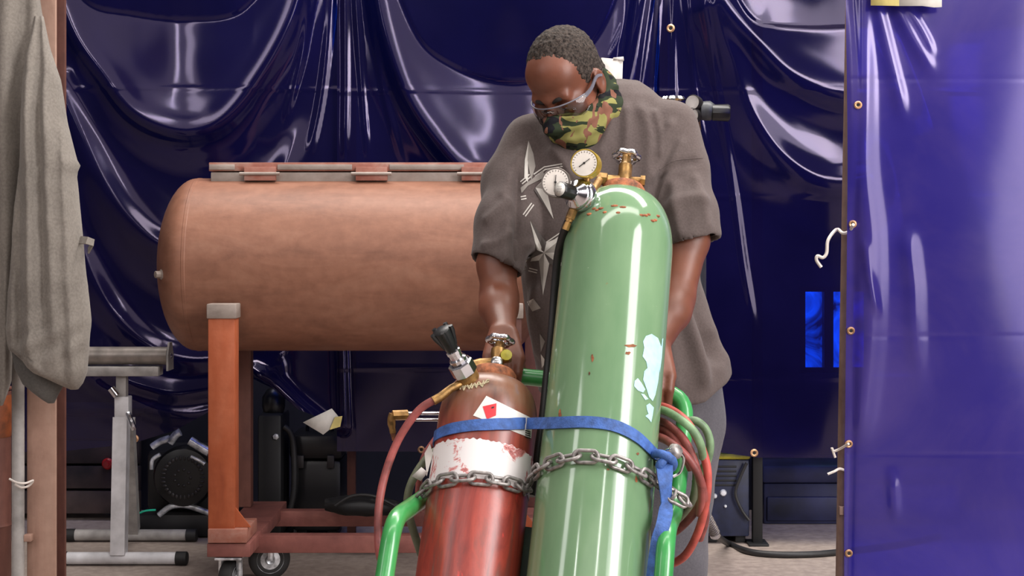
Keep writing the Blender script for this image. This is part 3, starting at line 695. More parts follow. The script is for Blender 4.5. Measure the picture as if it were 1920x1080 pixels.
# ================================================================== clutter under the curtains
def clutter():
    # small engine with round black fan cover
    t = thing('engine', 'small black engine with a round slotted fan cover behind the rusty stand', 'engine', (W(340, 985, 6.12).x, 6.2, 0))
    D = 6.12
    c = W(345, 894, D)
    obj('fan_cover', MB().lathe([(.122, 0), (.122, .05), (.112, .068), (.085, .075), (.05, .078), (.0001, .078)], c + Vector((0, .05, 0)), (0, -1, 0), 40), 'black_plastic', t)
    for k in range(30):
        a = 2 * math.pi * k / 30; ca, sa = math.cos(a), math.sin(a); q = c + Vector((ca * .078, -.0275, sa * .078))
        obj('fan_slot', MB().sphere(q, (.004 + .006 * abs(ca), .003, .004 + .006 * abs(sa)), 8), 'dark_steel', t)
    for k in range(9):
        a = 2 * math.pi * k / 9; q = c + Vector((math.cos(a) * .032, -.030, math.sin(a) * .032)); obj('fan_slot', MB().sphere(q, (.006, .003, .006), 8), 'dark_steel', t)
    obj('crankcase', MB().box((c.x - .16, D + .04, .09), (c.x + .12, D + .30, c.z + .10), .03), 'matte_black', t)
    for pts, r in (([(285, 838), (300, 828), (318, 822)], .014), ([(318, 830), (330, 815), (338, 810)], .016), ([(356, 826), (375, 838), (392, 848)], .018), ([(300, 852), (286, 862), (284, 880)], .008), ([(358, 856), (375, 864), (384, 870)], .008)):
        obj('chrome_pipe', MB().tube([W(x, y, D - .02) for x, y in pts], r, 10, smooth=4), 'grey_alloy', t, label='shiny metal pipe')
    obj('mount', MB().tube([W(298, 966, D), W(320, 950, D), W(350, 948, D), W(392, 962, D)], .012, 10, smooth=4), 'grey_alloy', t)
    obj('base', MB().box((c.x - .19, D - .01, 0), (c.x + .2, D + .3, .10), .03), 'black_rubber', t)
    obj('earth_wire', MB().tube([W(258, 964, D - .03), W(272, 958, D - .03), (W(292, 956, D - .03))], .004, 8, smooth=4), 'green_wire', t, label='green wire')
    # dark timber crate with a red cap on it
    a, b2 = W(-120, 0, 6.5).x, W(262, 0, 6.5).x
    t = thing('timber_crate', 'low dark brown timber crate behind the roller stand', 'crate', ((a + b2) / 2, 6.6, 0))
    for k in range(4): obj('slat', MB().box((a, 6.5, .03 + k * .105), (b2, 6.53, .125 + k * .105), .004), 'crate_brown', t)
    obj('lid', MB().box((a - .02, 6.49, .45), (b2 + .02, 6.73, .475), .004), 'crate_brown', t)
    for x in (a + .05, (a + b2) / 2, b2 - .05): obj('batten', MB().box((x - .04, 6.53, 0), (x + .04, 6.56, .45), .003), 'crate_brown', t)
    q = W(197, 872, 6.45)
    tag(obj('red_cap', MB().lathe([(.022, 0), (.024, .012), (.018, .02), (.0001, .022)], q + Vector((0, .05, 0)), (0, -1, 0), 18).tube([q + Vector((0, .02, 0)), q + Vector((0, .06, 0))], .010, 8), 'red_plastic'), 'small red plastic cap on the dark crate behind the roller stand', 'cap')
    # orange drum at the edge
    c = W(-18, 0, 5.0); t = thing('steel_drum', 'dark steel drum with an orange band at the far left', 'drum', (c.x, 5.0, 0))
    obj('drum_shell', MB().lathe([(.06, 0), (.065, .01), (.065, .25), (.069, .26), (.065, .27), (.065, .69), (.05, .70), (.0001, .70)], (c.x, 5.0, 0), (0, 0, 1), 32), 'dark_rust', t)
    obj('drum_band', MB().lathe([(.0655, .545), (.0665, .55), (.0665, .675), (.0655, .68)], (c.x, 5.0, 0), (0, 0, 1), 32), 'drum_orange', t, label='orange band')
    obj('drum_rim', MB().tube([(c.x + .062 * math.cos(k * .2618), 5.0 + .062 * math.sin(k * .2618), .70) for k in range(24)], .006, 8, closed=True), 'dark_rust', t)
    # black case and bag
    a, b2 = W(545, 0, 6.1), W(640, 0, 6.1); z1 = W(0, 815, 6.1).z; z0 = W(0, 955, 6.1).z
    t = thing('tool_case', 'tall black tool case under the torn hem of the left curtain', 'case', ((a.x + b2.x) / 2, 6.2, 0))
    obj('case_body', MB().box((a.x, 6.1, .03), (b2.x, 6.36, z1 - .10), .02), 'black_plastic', t); obj('case_lid', MB().box((a.x - .006, 6.09, z1 - .098), (b2.x + .006, 6.37, z1), .02), 'black_plastic', t)
    for x in (a.x + .04, b2.x - .04): obj('latch', MB().box((x - .014, 6.078, z1 - .13), (x + .014, 6.092, z1 - .08), .003), 'dark_steel', t); obj('foot', MB().box((x - .02, 6.13, 0), (x + .02, 6.3, .031), .004), 'black_rubber', t)
    obj('case_handle', MB().tube(rounded_path([((a.x + b2.x) / 2 - .05, 6.22, z1 - .005), ((a.x + b2.x) / 2 - .05, 6.22, z1 + .03), ((a.x + b2.x) / 2 + .05, 6.22, z1 + .03), ((a.x + b2.x) / 2 + .05, 6.22, z1 - .005)], .02), .007, 8), 'black_rubber', t)
    m = MB(); rs = []
    for k in range(13):
        u = k / 12; x = W(612, 0, 5.72).x + u * (W(765, 0, 5.72).x - W(612, 0, 5.72).x); rr = .045 * (math.sin(math.pi * min(1, max(0, u * .9 + .06))) ** .5) * (1 - .25 * u)
        rs.append([(x, 5.68 + rr * 1.0 * math.cos(a2), .208 + .9 * rr * math.sin(a2) + .004 * math.sin(9 * a2 + k) - .01 * u) for a2 in [2 * math.pi * j / 20 for j in range(20)]])
    t = thing('tool_bag', 'slumped black canvas bag lying on the stand rails below the tank', 'bag', W(690, 965, 5.7))
    obj('bag_body', m.rings(rs), 'matte_black', t, 60)
    obj('bag_strap', MB().tube([W(628, 948, 5.63), W(660, 930, 5.63), W(700, 930, 5.63), W(740, 948, 5.64)], .006, 8, smooth=5), 'black_rubber', t)
    # black upright machine between post and case
    t = thing('pump_unit', 'narrow black upright pump unit left of the black tool case', 'machine', Vector((W(508, 0, 6.05).x, 6.1, 0)))
    xx = W(508, 0, 6.05).x
    obj('housing', MB().box((xx - .05, 6.03, 0.02), (xx + .045, 6.25, .50), .015), 'matte_black', t)
    obj('top_head', MB().lathe([(.04, 0), (.045, .02), (.045, .06), (.025, .09), (.0001, .1)], (xx, 6.12, .50), (0, 0, 1), 20), 'black_plastic', t)
    obj('side_pipe', MB().tube([(xx + .05, 6.05, .45), (xx + .085, 6.05, .40), (xx + .09, 6.05, .2), (xx + .06, 6.05, .08)], .012, 10, smooth=5), 'black_rubber', t)
    obj('fitting', MB().lathe([(.012, 0), (.012, .02), (.0001, .024)], W(517, 819, 6.02) + Vector((0, .02, 0)), (0, -1, 0), 6), 'grey_alloy', t, label='shiny hex fitting'); obj('skid', MB().box((xx - .06, 6.02, 0), (xx + .06, 6.26, .021), .004), 'black_rubber', t)
    a = W(646, 0, 5.99).x; b2 = W(662, 0, 5.99).x
    t = thing('frame_post', 'thin red-brown steel post behind the curtain hem beside the black tool case', 'post', ((a + b2) / 2, 6.1, 0))
    obj('upright', MB().box((a, 6.08, .0), (b2, 6.115, 2.3), .002), 'dark_rust', t); obj('base_plate', MB().box((a - .04, 6.04, 0), (b2 + .04, 6.16, .008), .001), 'dark_rust', t)
    a = W(1247, 0, 6.14).x
    t = thing('frame_post', 'grey-green steel post seen where the curtains gather right of the man', 'post', (a, 6.14, 0))
    obj('upright', MB().box((a - .016, 6.12, 0), (a + .016, 6.152, 2.9), .002), 'cylinder_grey', t); obj('base_plate', MB().box((a - .06, 6.08, 0), (a + .06, 6.2, .008), .001), 'cylinder_grey', t)
    # welder with yellow lid
    D = 6.0; a, b2 = W(1322, 0, D).x, W(1405, 0, D).x; z1, z0 = W(0, 862, D).z, W(0, 978, D).z
    t = thing('welding_machine', 'dark blue welding machine with a yellow lid behind the man\'s leg', 'machine', ((a + b2) / 2, D + .2, 0))
    obj('cabinet', MB().box((a, D, .03), (b2, D + .42, z1), .006), 'welder_navy', t)
    obj('lid', MB().box((a - .006, D - .01, z1 + .001), (b2 + .006, D + .43, z1 + .026), .012), 'yellow_lid', t, label='yellow lid')
    for k in range(5): obj('vent', MB().box((a + .01, D - .003, z1 - .03 - k * .018), (b2 - .05, D + .002, z1 - .022 - k * .018), .001), 'matte_black', t)
    for x, y, r in ((1356, 924, .014), (1360, 949, .006), (1340, 930, .010)): obj('knob', MB().lathe([(r, 0), (r, .008), (r * .7, .014), (.0001, .015)], W(x, y, D) + Vector((0, .004, 0)), (0, -1, 0), 18), 'grey_alloy', t)
    for x in (a + .03, b2 - .03): obj('foot', MB().box((x - .02, D + .03, 0), (x + .02, D + .38, .031), .003), 'black_rubber', t)
    obj('cord', MB().tube([W(1400, 868, D - .02), W(1388, 895, D - .02), W(1379, 925, D - .02), W(1390, 955, D - .02), W(1404, 975, D - .02)], .006, 8, smooth=5), 'hose_black', t)
    t = thing('frame_post', 'black steel post right of the yellow-lidded welding machine', 'post', (W(1421, 0, D).x, D, 0))
    a, b2 = W(1412, 0, 5.98).x, W(1430, 0, 5.98).x
    obj('upright', MB().box((a, 5.98, .008), (b2, 6.02, 2.3), .002), 'matte_black', t); obj('base_plate', MB().box((a - .02, 5.95, 0), (b2 + .02, 6.06, .009), .001), 'matte_black', t)
    # low navy tool chest
    D = 6.42; a, b2 = W(1432, 0, D).x, W(1800, 0, D).x; z1 = W(0, 872, D).z
    t = thing('tool_chest', 'long low navy steel chest on the floor under the curtain behind the right pole', 'chest', ((a + b2) / 2, D + .2, 0))
    obj('chest_body', MB().box((a, D, 0), (b2, D + .31, .17), .008), 'skirting_navy', t); obj('drawer', MB().box((a + .012, D - .012, .015), (b2 - .012, D + .01, .115), .006), 'skirting_navy', t)
    obj('lid', MB().box((a - .008, D - .015, .172), (b2 + .008, D + .32, z1), .012), 'skirting_navy', t)
    # welding cable on the floor
    t = thing('welding_cable', 'black welding cable with a grey spring sleeve curving over the floor', 'cable', W(1440, 1040, 5.3) * Vector((1, 1, 0)))
    def fl(x, y, z=.012): D2 = (HC - z) * F / (y - HZ); return W(x, y, D2)
    a = W(1320, 958, 5.45); b2 = W(1342, 1003, 5.5)
    obj('cable', MB().tube([b2, fl(1365, 1019), fl(1400, 1033), fl(1440, 1039), fl(1500, 1040), fl(1565, 1036), fl(1680, 1022), fl(1760, 1006)], .012, 12, smooth=6), 'hose_black', t)
    pts = []
    ax = (b2 - a).normalized(); u = ax.orthogonal().normalized(); w = ax.cross(u)
    for k in range(120): an = k * .75; pts.append(a + (b2 - a) * (k / 119) + (u * math.cos(an) + w * math.sin(an)) * .016)
    obj('spring_sleeve', MB().tube(pts, .004, 6).tube([a, b2], .0135, 12), 'roller_grey', t, label='grey spring sleeve')
    obj('ferrule', MB().lathe([(.020, 0), (.021, .012), (.014, .02)], b2 - ax * .01, ax, 14), 'chrome', t, label='bright ferrule')
clutter()

# second gas cylinder standing behind the man, with its regulator
def rear_cylinder():
    D = 4.7; c = W(1262, 0, D); zt = W(0, 236, D).z
    t = thing('gas_cylinder', 'tall grey gas cylinder standing behind the man\'s shoulder', 'gas cylinder', (c.x, D, 0))
    obj('shell', MB().lathe([(.09, 0), (.1, .01), (.1, zt - .18), (.095, zt - .12), (.075, zt - .06), (.04, zt - .015), (.035, zt)], (c.x, D, 0), (0, 0, 1), 40), 'cylinder_grey', t)
    obj('valve', MB().lathe([(.016, 0), (.016, .05), (.012, .055), (.012, .075)], (c.x, D, zt), (0, 0, 1), 16).tube([(c.x, D, zt + .04), (c.x + .05, D - .02, zt + .04)], .012, 10), 'brass', t, label='brass valve')
    obj('handwheel', MB().lathe([(.0001, .0), (.03, .0), (.036, .006), (.03, .014), (.0001, .016)], (c.x, D, zt + .075), (0, 0, 1), 30, 5, .12), 'chrome', t, label='chrome handwheel')
    r = thing('gas_regulator', 'two-gauge regulator with a black knob poking out beyond the man\'s shoulder', 'regulator', W(1312, 212, D))
    Dn = D - .03
    def gauge(x, y, rad, ax, dep=.035):
        p = W(x, y, Dn); ax = Vector(ax).normalized()
        g = obj('gauge', MB().lathe([(rad * .6, -dep), (rad, -dep * .8), (rad * 1.02, -.002), (rad * .95, .002), (rad * .9, 0)], p, ax, 28), 'dark_steel', r)
        obj('dial', MB().lathe([(rad * .9, 0.0002), (.0001, .0006)], p, ax, 24), 'tag_grey', g, label='pale dial')
    gauge(1298, 192, .024, (-.5, -.85, .1)); gauge(1297, 216, .023, (-.5, -.85, -.05))
    obj('regulator_body', MB().lathe([(.016, 0), (.028, .004), (.03, .02), (.03, .032), (.02, .045), (.014, .05)], W(1312, 208, D), (1, -.1, 0), 24), 'cylinder_grey', r)
    obj('neck', MB().tube([W(1316, 206, D), W(1345, 212, D - .01)], .017, 14), 'matte_black', r)
    obj('knob', MB().lathe([(.012, 0), (.024, .003), (.026, .05), (.022, .056), (.0001, .057)], W(1334, 211, D - .01), (1, -.08, -.02), 28, 10, .04), 'black_plastic', r, label='black adjusting knob')
    obj('outlet', MB().tube([W(1308, 218, D), W(1310, 244, D)], .008, 10), 'brass', r); obj('inlet_pipe', MB().tube([(c.x + .05, D - .02, zt + .04), W(1300, 205, D), W(1312, 208, D)], .009, 10), 'brass', r)
    # pale cardboard box end behind the man's neck
    q = slab([(1128, 108), (1168, 112), (1166, 180), (1126, 200)], 4.3, .02)
    t = thing('cardboard_tag', 'pale cardboard piece standing behind the man\'s neck', 'cardboard', W(1150, 200, 4.3))
    obj('board', q, 'tag_grey', t, 0); obj('folded_edge', slab([(1150, 108), (1169, 106), (1170, 113), (1150, 113)], 4.295, .03), 'tag_grey', t, 0)
    obj('prop_stick', MB().tube([W(1146, 190, 4.31), (W(1146, 190, 4.31).x, 4.31, 0)], .008, 8), 'dark_steel', t)
rear_cylinder()

# ================================================================== gas cart: two cylinders leaning back on it
AX = Vector((.094, .37, .73)).normalized()                  # direction of the cylinders (top leans right and away)
LT = (Vector((1, 0, 0)) - AX * AX.x).normalized(); BK = AX.cross(LT) * -1
if BK.y < 0: BK = -BK
GB = W(1101, 1080, 2.93) - AX * .50                          # base centre of the green cylinder
RB = W(877, 1080, 3.00) - AX * .48                           # base centre of the red cylinder
GR, RR = .1145, .1005
def G(x, y, z): return GB + LT * x + BK * y + AX * z         # cart coordinates
def hit(px, py, base, r, off=0):
    """point where the sight line through a pixel meets the front of a cylinder of radius r (its edge if it passes beside it)"""
    d = (W(px, py, 1) - CAM).normalized(); m = CAM - base
    dp = d - AX * d.dot(AX); mp = m - AX * m.dot(AX); q = r + off
    A, Bq, C = dp.dot(dp), 2 * dp.dot(mp), mp.dot(mp) - q * q
    disc = Bq * Bq - 4 * A * C
    t = (-Bq - math.sqrt(disc)) / (2 * A) if disc > 0 else -Bq / (2 * A)
    return CAM + d * t
def hgt(p, base): return (p - base).dot(AX)
def cyl_pt(base, r, an, h):                                  # an = 0 faces the camera side, positive to the right
    return base + AX * h + (LT * math.sin(an) - BK * math.cos(an)) * r
def patch(pts, base, r, off=.0009, nu=14, nv=14):
    """bilinear quad of pixels laid on the cylinder"""
    a, b, c, d = [Vector((x, y, 0)) for x, y in pts]; vs = []; fs = []
    for j in range(nv + 1):
        for i in range(nu + 1):
            u, v = i / nu, j / nv; q = (a * (1 - u) + b * u) * (1 - v) + (d * (1 - u) + c * u) * v
            vs.append(hit(q.x, q.y, base, r, off))
    for j in range(nv):
        for i in range(nu): k = j * (nu + 1) + i; fs.append((k, k + 1, k + nu + 2, k + nu + 1))
    return MB().add(vs, fs)
def poly_patch(outline, base, r, off=.0009):
    bm = bmesh.new(); vv = [bm.verts.new((x, y, 0)) for x, y in outline]; bm.faces.new(vv)
    bmesh.ops.triangulate(bm, faces=bm.faces[:]); bmesh.ops.subdivide_edges(bm, edges=bm.edges[:], cuts=3, use_grid_fill=True)
    for v in bm.verts: v.co = hit(v.co.x, v.co.y, base, r, off)
    return MB().bm(bm)
def ovoid(cx, cy, rx, ry, n=22, jag=.18, seed=0):
    rd = random.Random(seed)
    return [(cx + rx * math.cos(2 * math.pi * k / n) * (1 + rd.uniform(-jag, jag)), cy + ry * math.sin(2 * math.pi * k / n) * (1 + rd.uniform(-jag, jag))) for k in range(n)]
def to_local(mb, base):
    return mb
def cylinder_shell(r, L, crown, neck):
    p = [(.0001, 0), (r * .8, 0), (r * .96, .008), (r, .03)]
    p += [(r, .03 + (L - crown - .03) * i / 6) for i in range(1, 7)]
    for i in range(1, 15):
        a = math.pi / 2 * i / 14; rr = neck + (r - neck) * math.cos(a) ** .85; p.append((rr, L - crown + crown * math.sin(a) ** 1.0))
    return p
def axis_thing(name, label, cat, base):
    t = thing(name, label, cat, base); t.rotation_mode = 'QUATERNION'; return t
LG = .5 + (W(1168, 368, 3.30) - W(1101, 1080, 2.93)).length
LRd = .48 + .405
# --- green oxygen cylinder
gc = thing('gas_cylinder', 'tall pale green steel gas cylinder tilted back on the green cart', 'gas cylinder', GB)
def local_shell(prof, base, parent, name, mat, seg=72):
    """lathe along the cylinder axis, kept in an object whose local z runs along the cylinder"""
    m = MB().lathe(prof, (0, 0, 0), (0, 0, 1), seg)
    o = link_mesh(name, m.v, m.f, mat, None, 40, (0, 0, 0))
    o.matrix_basis = Matrix.Translation(base - ORG[parent.name]) @ Matrix((tuple(LT) + (0,), tuple(BK) + (0,), tuple(AX) + (0,), (0, 0, 0, 1))).transposed().to_4x4() if False else Matrix.Translation(base - ORG[parent.name]) @ ROT
    o.parent = parent; ORG[o.name] = ORG[parent.name]; return o
ROT = Matrix(((LT.x, BK.x, AX.x, 0), (LT.y, BK.y, AX.y, 0), (LT.z, BK.z, AX.z, 0), (0, 0, 0, 1)))
local_shell(cylinder_shell(GR, LG, .135, .034), GB, gc, 'shell', 'green_cyl')
gt = GB + AX * LG
obj('neck_ring', MB().lathe([(.036, -.016), (.047, -.010), (.047, .014), (.042, .022), (.022, .024)], gt, AX, 36), 'rust_ring', gc, label='rusty neck ring')
vb = obj('valve_body', MB().lathe([(.019, .018), (.019, .028), (.016, .032), (.0145, .06), (.015, .075), (.011, .08), (.010, .10)], gt, AX, 20)
    .tube([gt + AX * .036 - LT * .010, gt + AX * .030 - LT * .052 - BK * .012], [.0125, .0105], 14).tube([gt + AX * .040 + LT * .01, gt + AX * .042 + LT * .037], .0085, 12).lathe([(.012, 0), (.012, .010)], gt + AX * .042 + LT * .034, LT, 6), 'brass', gc, label='brass valve')
def handwheel(c, ax, r, parent):
    m = MB()
    ax = Vector(ax).normalized(); u = LT - ax * LT.dot(ax); u.normalize(); w = ax.cross(u); n = 48
    def rad(a): return r * (1 + .11 * math.cos(6 * a))
    m.tube([c + (u * math.cos(a) + w * math.sin(a)) * rad(a) for a in [2 * math.pi * k / n for k in range(n)]], r * .26, 12, closed=True)
    for k in range(3):
        a = 2 * math.pi * (k + .5) / 3; m.tube([c, c + (u * math.cos(a) + w * math.sin(a)) * r], r * .14, 8)
    m.lathe([(r * .34, -r * .4), (r * .36, r * .3), (r * .2, r * .42), (.0001, r * .44)], c, ax, 18)
    return obj('handwheel', m, 'chrome', parent, label='chrome handwheel')
handwheel(gt + AX * .098, AX, .024, gc)
# paint smears, rust marks and scratches on the green cylinder
sm = [[(1211, 630), (1222, 626), (1234, 634), (1240, 650), (1237, 690), (1234, 716), (1229, 740), (1224, 752), (1217, 744), (1212, 728), (1206, 712), (1208, 696), (1214, 690), (1212, 678), (1205, 668), (1208, 652), (1206, 640)],
      [(1190, 714), (1196, 709), (1203, 718), (1210, 730), (1206, 736), (1196, 732), (1189, 724)], [(1202, 738), (1208, 739), (1216, 748), (1210, 750)],
      [(1212, 760), (1218, 756), (1226, 764), (1224, 778), (1221, 792), (1217, 786), (1210, 780), (1216, 776), (1213, 768)], [(1241.5, 636), (1243.5, 634), (1241, 670), (1237, 700), (1238, 672)]]
for o_ in sm: obj('paint_smear', poly_patch(o_, GB, GR), 'blue_paint', gc, 0, label='light blue paint smear')
for i, (cx, cy, rx, ry) in enumerate(((1111, 672, 3, 9), (1050, 775, 4, 11), (1182, 648, 12, 4), (1178, 662, 6, 4), (1196, 851, 4, 3), (1193, 898, 3, 8), (1105, 700, 2, 4), (1140, 880, 4, 3))):
    obj('rust_mark', poly_patch(ovoid(cx, cy, rx * .75, ry * .75, 14, .45, i), GB, GR, .0007), 'rust_ring', gc, 0, label='small rust mark')
def shoulder_marks():
    m = MB()
    hz = LG - .135
    for an0, n, s in ((-.62, 5, 1), (-.15, 3, 2), (.36, 6, 3)):
        rd = random.Random(s)
        for k in range(n):
            an = an0 + k * .075; a2 = .30 + rd.uniform(-.05, .1); rr = .034 + (GR - .034) * math.cos(a2) ** .85; h = hz + .135 * math.sin(a2)
            obj('rust_chip', MB().sphere(cyl_pt(GB, rr - .0012, an, h), (.005 + rd.uniform(0, .004), .003, .0032), 8), 'rust_ring', gc)
shoulder_marks()

# --- red acetylene cylinder
rc = thing('gas_cylinder', 'shorter worn red gas cylinder with a white band, tilted back on the green cart', 'gas cylinder', RB)
local_shell(cylinder_shell(RR, LRd, .088, .044), RB, rc, 'shell', 'red_cyl')
rt = RB + AX * LRd
obj('neck_ring', MB().lathe([(.047, -.012), (.049, -.004), (.047, .018), (.041, .026), (.02, .028)], rt, AX, 36), 'rust_ring', rc, label='rusty neck ring')
rv = rt + LT * .004
obj('valve_body', MB().lathe([(.022, .024), (.021, .034), (.015, .040), (.013, .055), (.016, .062), (.016, .074), (.010, .078), (.009, .09)], rv, AX, 18)
    .tube([rv + AX * .042, rv + AX * .034 - LT * .034 - BK * .006, rv + AX * .018 - LT * .062 - BK * .014], [.0135, .013, .013], 14).tube([rv + AX * .05, rv + AX * .052 + LT * .026 - BK * .012], .0085, 10), 'brass', rc, label='brass valve')
obj('safety_plug', MB().lathe([(.011, 0), (.012, .012), (.007, .016), (.0001, .017)], rv + AX * .037 - BK * .012, -BK, 14), 'worn_chrome', rc, label='bright safety plug')
handwheel(rv + AX * .094, AX, .0235, rc)
obj('yellow_cap', MB().lathe([(.010, 0), (.012, .01), (.0001, .014)], rv + AX * .055 + LT * .018 - BK * .012, -BK, 12), 'yellow_lid', rc, label='yellow cap')
# worn white band
def band():
    h1 = hgt(hit(893, 823, RB, RR), RB); h0 = hgt(hit(893, 897, RB, RR), RB); vs = []; fs = []; nu, nv = 160, 10; rd = random.Random(3)
    for j in range(nv + 1):
        for i in range(nu + 1):
            an = -1.9 + 3.8 * i / nu; v = j / nv
            e1 = .004 * noise.noise((an * 9, 0, 1)) + .003 * noise.noise((an * 14, 0, 5)); e0 = .003 * noise.noise((an * 8, 3, 1))
            vs.append(cyl_pt(RB, RR + .0008, an, (h0 + e0) * (1 - v) + (h1 + e1) * v))
    for j in range(nv):
        for i in range(nu): k = j * (nu + 1) + i; fs.append((k, k + 1, k + nu + 2, k + nu + 1))
    obj('white_band', MB().add(vs, fs), 'band', rc, 0, label='scratched white band')
band()
lb = obj('warning_label', patch([(912, 742), (999, 785), (996, 822), (887, 779)], RB, RR, .0010), 'white_paper', rc, 0, label='white paper label')
obj('label_diamond', patch([(905, 762), (931, 756), (930, 779), (913, 786)], RB, RR, .0017, 6, 6), 'label_red', lb, 0, label='red diamond')
m = MB()
for k in range(4): m.add(patch([(985, 806 + k * 4), (995, 809 + k * 4), (995, 811 + k * 4), (985, 808 + k * 4)], RB, RR, .0018, 2, 1).v, [(0, 1, 4, 3), (1, 2, 5, 4)])
m.add(patch([(922, 763), (927, 762), (926, 765), (921, 766)], RB, RR, .0022, 2, 1).v, [(0, 1, 4, 3), (1, 2, 5, 4)])
obj('label_print', m, 'needle_black', lb, 0, label='tiny dark print')
def on_crown(px, py):        # chalk scribble lies on the shoulder of the red cylinder
    for h in np.linspace(LRd + .0, LRd - .12, 60):
        pass
    return None
def chalk():
    # sample the crown surface, find the points that project onto the strokes
    pts = []
    for i in range(1, 60):
        a2 = math.pi / 2 * i / 60; rr = .044 + (RR - .044) * math.cos(a2) ** .85; h = LRd - .088 + .088 * math.sin(a2)
        for k in range(121):
            an = -1.5 + 3 * k / 120; p = cyl_pt(RB, rr, an, h); pts.append((pix(p), p))
    A = np.array([q for q, p in pts])
    def near(x, y): return pts[int(np.argmin(((A - (x, y)) ** 2).sum(1)))][1] - BK * .0008 + AX * .0008
    m = MB()
    for st in ([(862, 731), (867, 722), (870, 732), (875, 721), (880, 730), (884, 720)], [(884, 729), (890, 720), (893, 727), (898, 717), (903, 726), (907, 715)], [(866, 726), (880, 725), (900, 721), (916, 716)], [(908, 722), (913, 713), (918, 714)]):
        m.tube([near(x, y) for x, y in st], .0016, 6, smooth=4)
    obj('chalk_scrawl', m, 'chalk', rc, label='pale chalk scrawl')
chalk()
tg = slab([(772, 893), (790, 876), (802, 886), (789, 902)], 3.06, .002)
tag(obj('metal_tag', tg, 'tag_grey', None, 0), 'small grey tag hanging at the left side of the red cylinder', 'tag')
obj('frayed_sticker', patch([(796, 850), (806, 832), (812, 850), (800, 893)], RB, RR, .0016, 8, 8), 'white_paper', rc, 0, label='frayed white sticker')

# --- the cart itself
def loc(p): q = Vector(p) - GB; return q.dot(LT), q.dot(BK), q.dot(AX)
cart = thing('gas_cart', 'green steel two-wheeled gas cart held tilted back by the man', 'cart', GB + LT * -.12)
rx_, ry_, _ = loc(RB)
front_y = -.085; back_y = .150
right_x = .5 * 0 + loc(W(1243, 1080, 2.86))[0]; left_x = loc(W(733, 1080, 2.95))[0]
hz = loc(W(1150, 718, 3.26))[2]
hl = loc(W(925, 712, 3.27)); hr = loc(W(1292, 733, 3.20))
HY = back_y + .012
def rail_pts():
    zb_l = loc(W(738, 1000, 2.98))[2]; zb_r = loc(W(1243, 985, 2.93))[2]
    L = [G(left_x, front_y, -.02), G(left_x, front_y, zb_l), G(left_x + .03, back_y - .01, zb_l + .115), G(left_x + .10, back_y, zb_l + .20), G(hl[0] - .03, HY, hz - .16), G(hl[0], HY, hz)]
    Rr = [G(hr[0], HY, hz), G(hr[0], HY, hz - .12), G(right_x + .028, back_y - .02, zb_r + .085), G(right_x, front_y, zb_r - .02), G(right_x, front_y, -.02)]
    return L + Rr
cpts = rounded_path(rail_pts(), .055)
obj('frame_tube', MB().tube(cpts, .0178, 18), 'cart_green', cart, 50)
for x in (left_x + .020, right_x - .045):
    obj('rear_upright', MB().tube([G(x, back_y, -.03), G(x, back_y, .46)], .016, 14), 'cart_dark_green', cart)
obj('cross_brace', MB().tube(rounded_path([G(left_x + .04, back_y, .47), G(left_x + .10, back_y + .02, .48), G(right_x - .10, back_y + .02, .50), G(right_x - .03, back_y - .02, .53)], .05), .017, 14), 'cart_dark_green', cart)
m = MB(); bx = [(left_x + .06, right_x - .06), (back_y - .02, back_y - .014), (.02, .62)]
def cbox(mb, x, y, z):
    v = [G(x[i & 1], y[(i >> 1) & 1], z[(i >> 2) & 1]) for i in range(8)]
    return mb.add(v, [(0, 1, 3, 2), (4, 6, 7, 5), (0, 4, 5, 1), (2, 3, 7, 6), (0, 2, 6, 4), (1, 5, 7, 3)])
obj('back_plate', cbox(MB(), *bx), 'cart_dark_green', cart, 30)
obj('base_plate', cbox(MB(), (left_x, right_x), (-.14, back_y + .02), (-.028, -.004)), 'cart_dark_green', cart, 30)
wc = [G(left_x - .04, back_y + .06, 0), G(right_x + .04, back_y + .06, 0)]
wr = max(.1, (wc[0].z + wc[1].z) / 2)
for c, s in zip(wc, (-1, 1)):
    c = Vector((c.x, c.y, wr)); w = obj('wheel', MB().lathe([(wr * .5, -.03), (wr * .85, -.032), (wr, -.02), (wr, .02), (wr * .85, .032), (wr * .5, .03)], c, LT, 36), 'black_rubber', cart)
    obj('wheel_hub', MB().lathe([(.0001, -.035), (wr * .2, -.034), (wr * .5, -.02), (wr * .5, .02), (wr * .2, .034), (.0001, .035)], c, LT, 24), 'cart_dark_green', w)
obj('axle', MB().tube([Vector((wc[0].x, wc[0].y, wr)), Vector((wc[1].x, wc[1].y, wr))], .012, 10), 'dark_steel', cart)

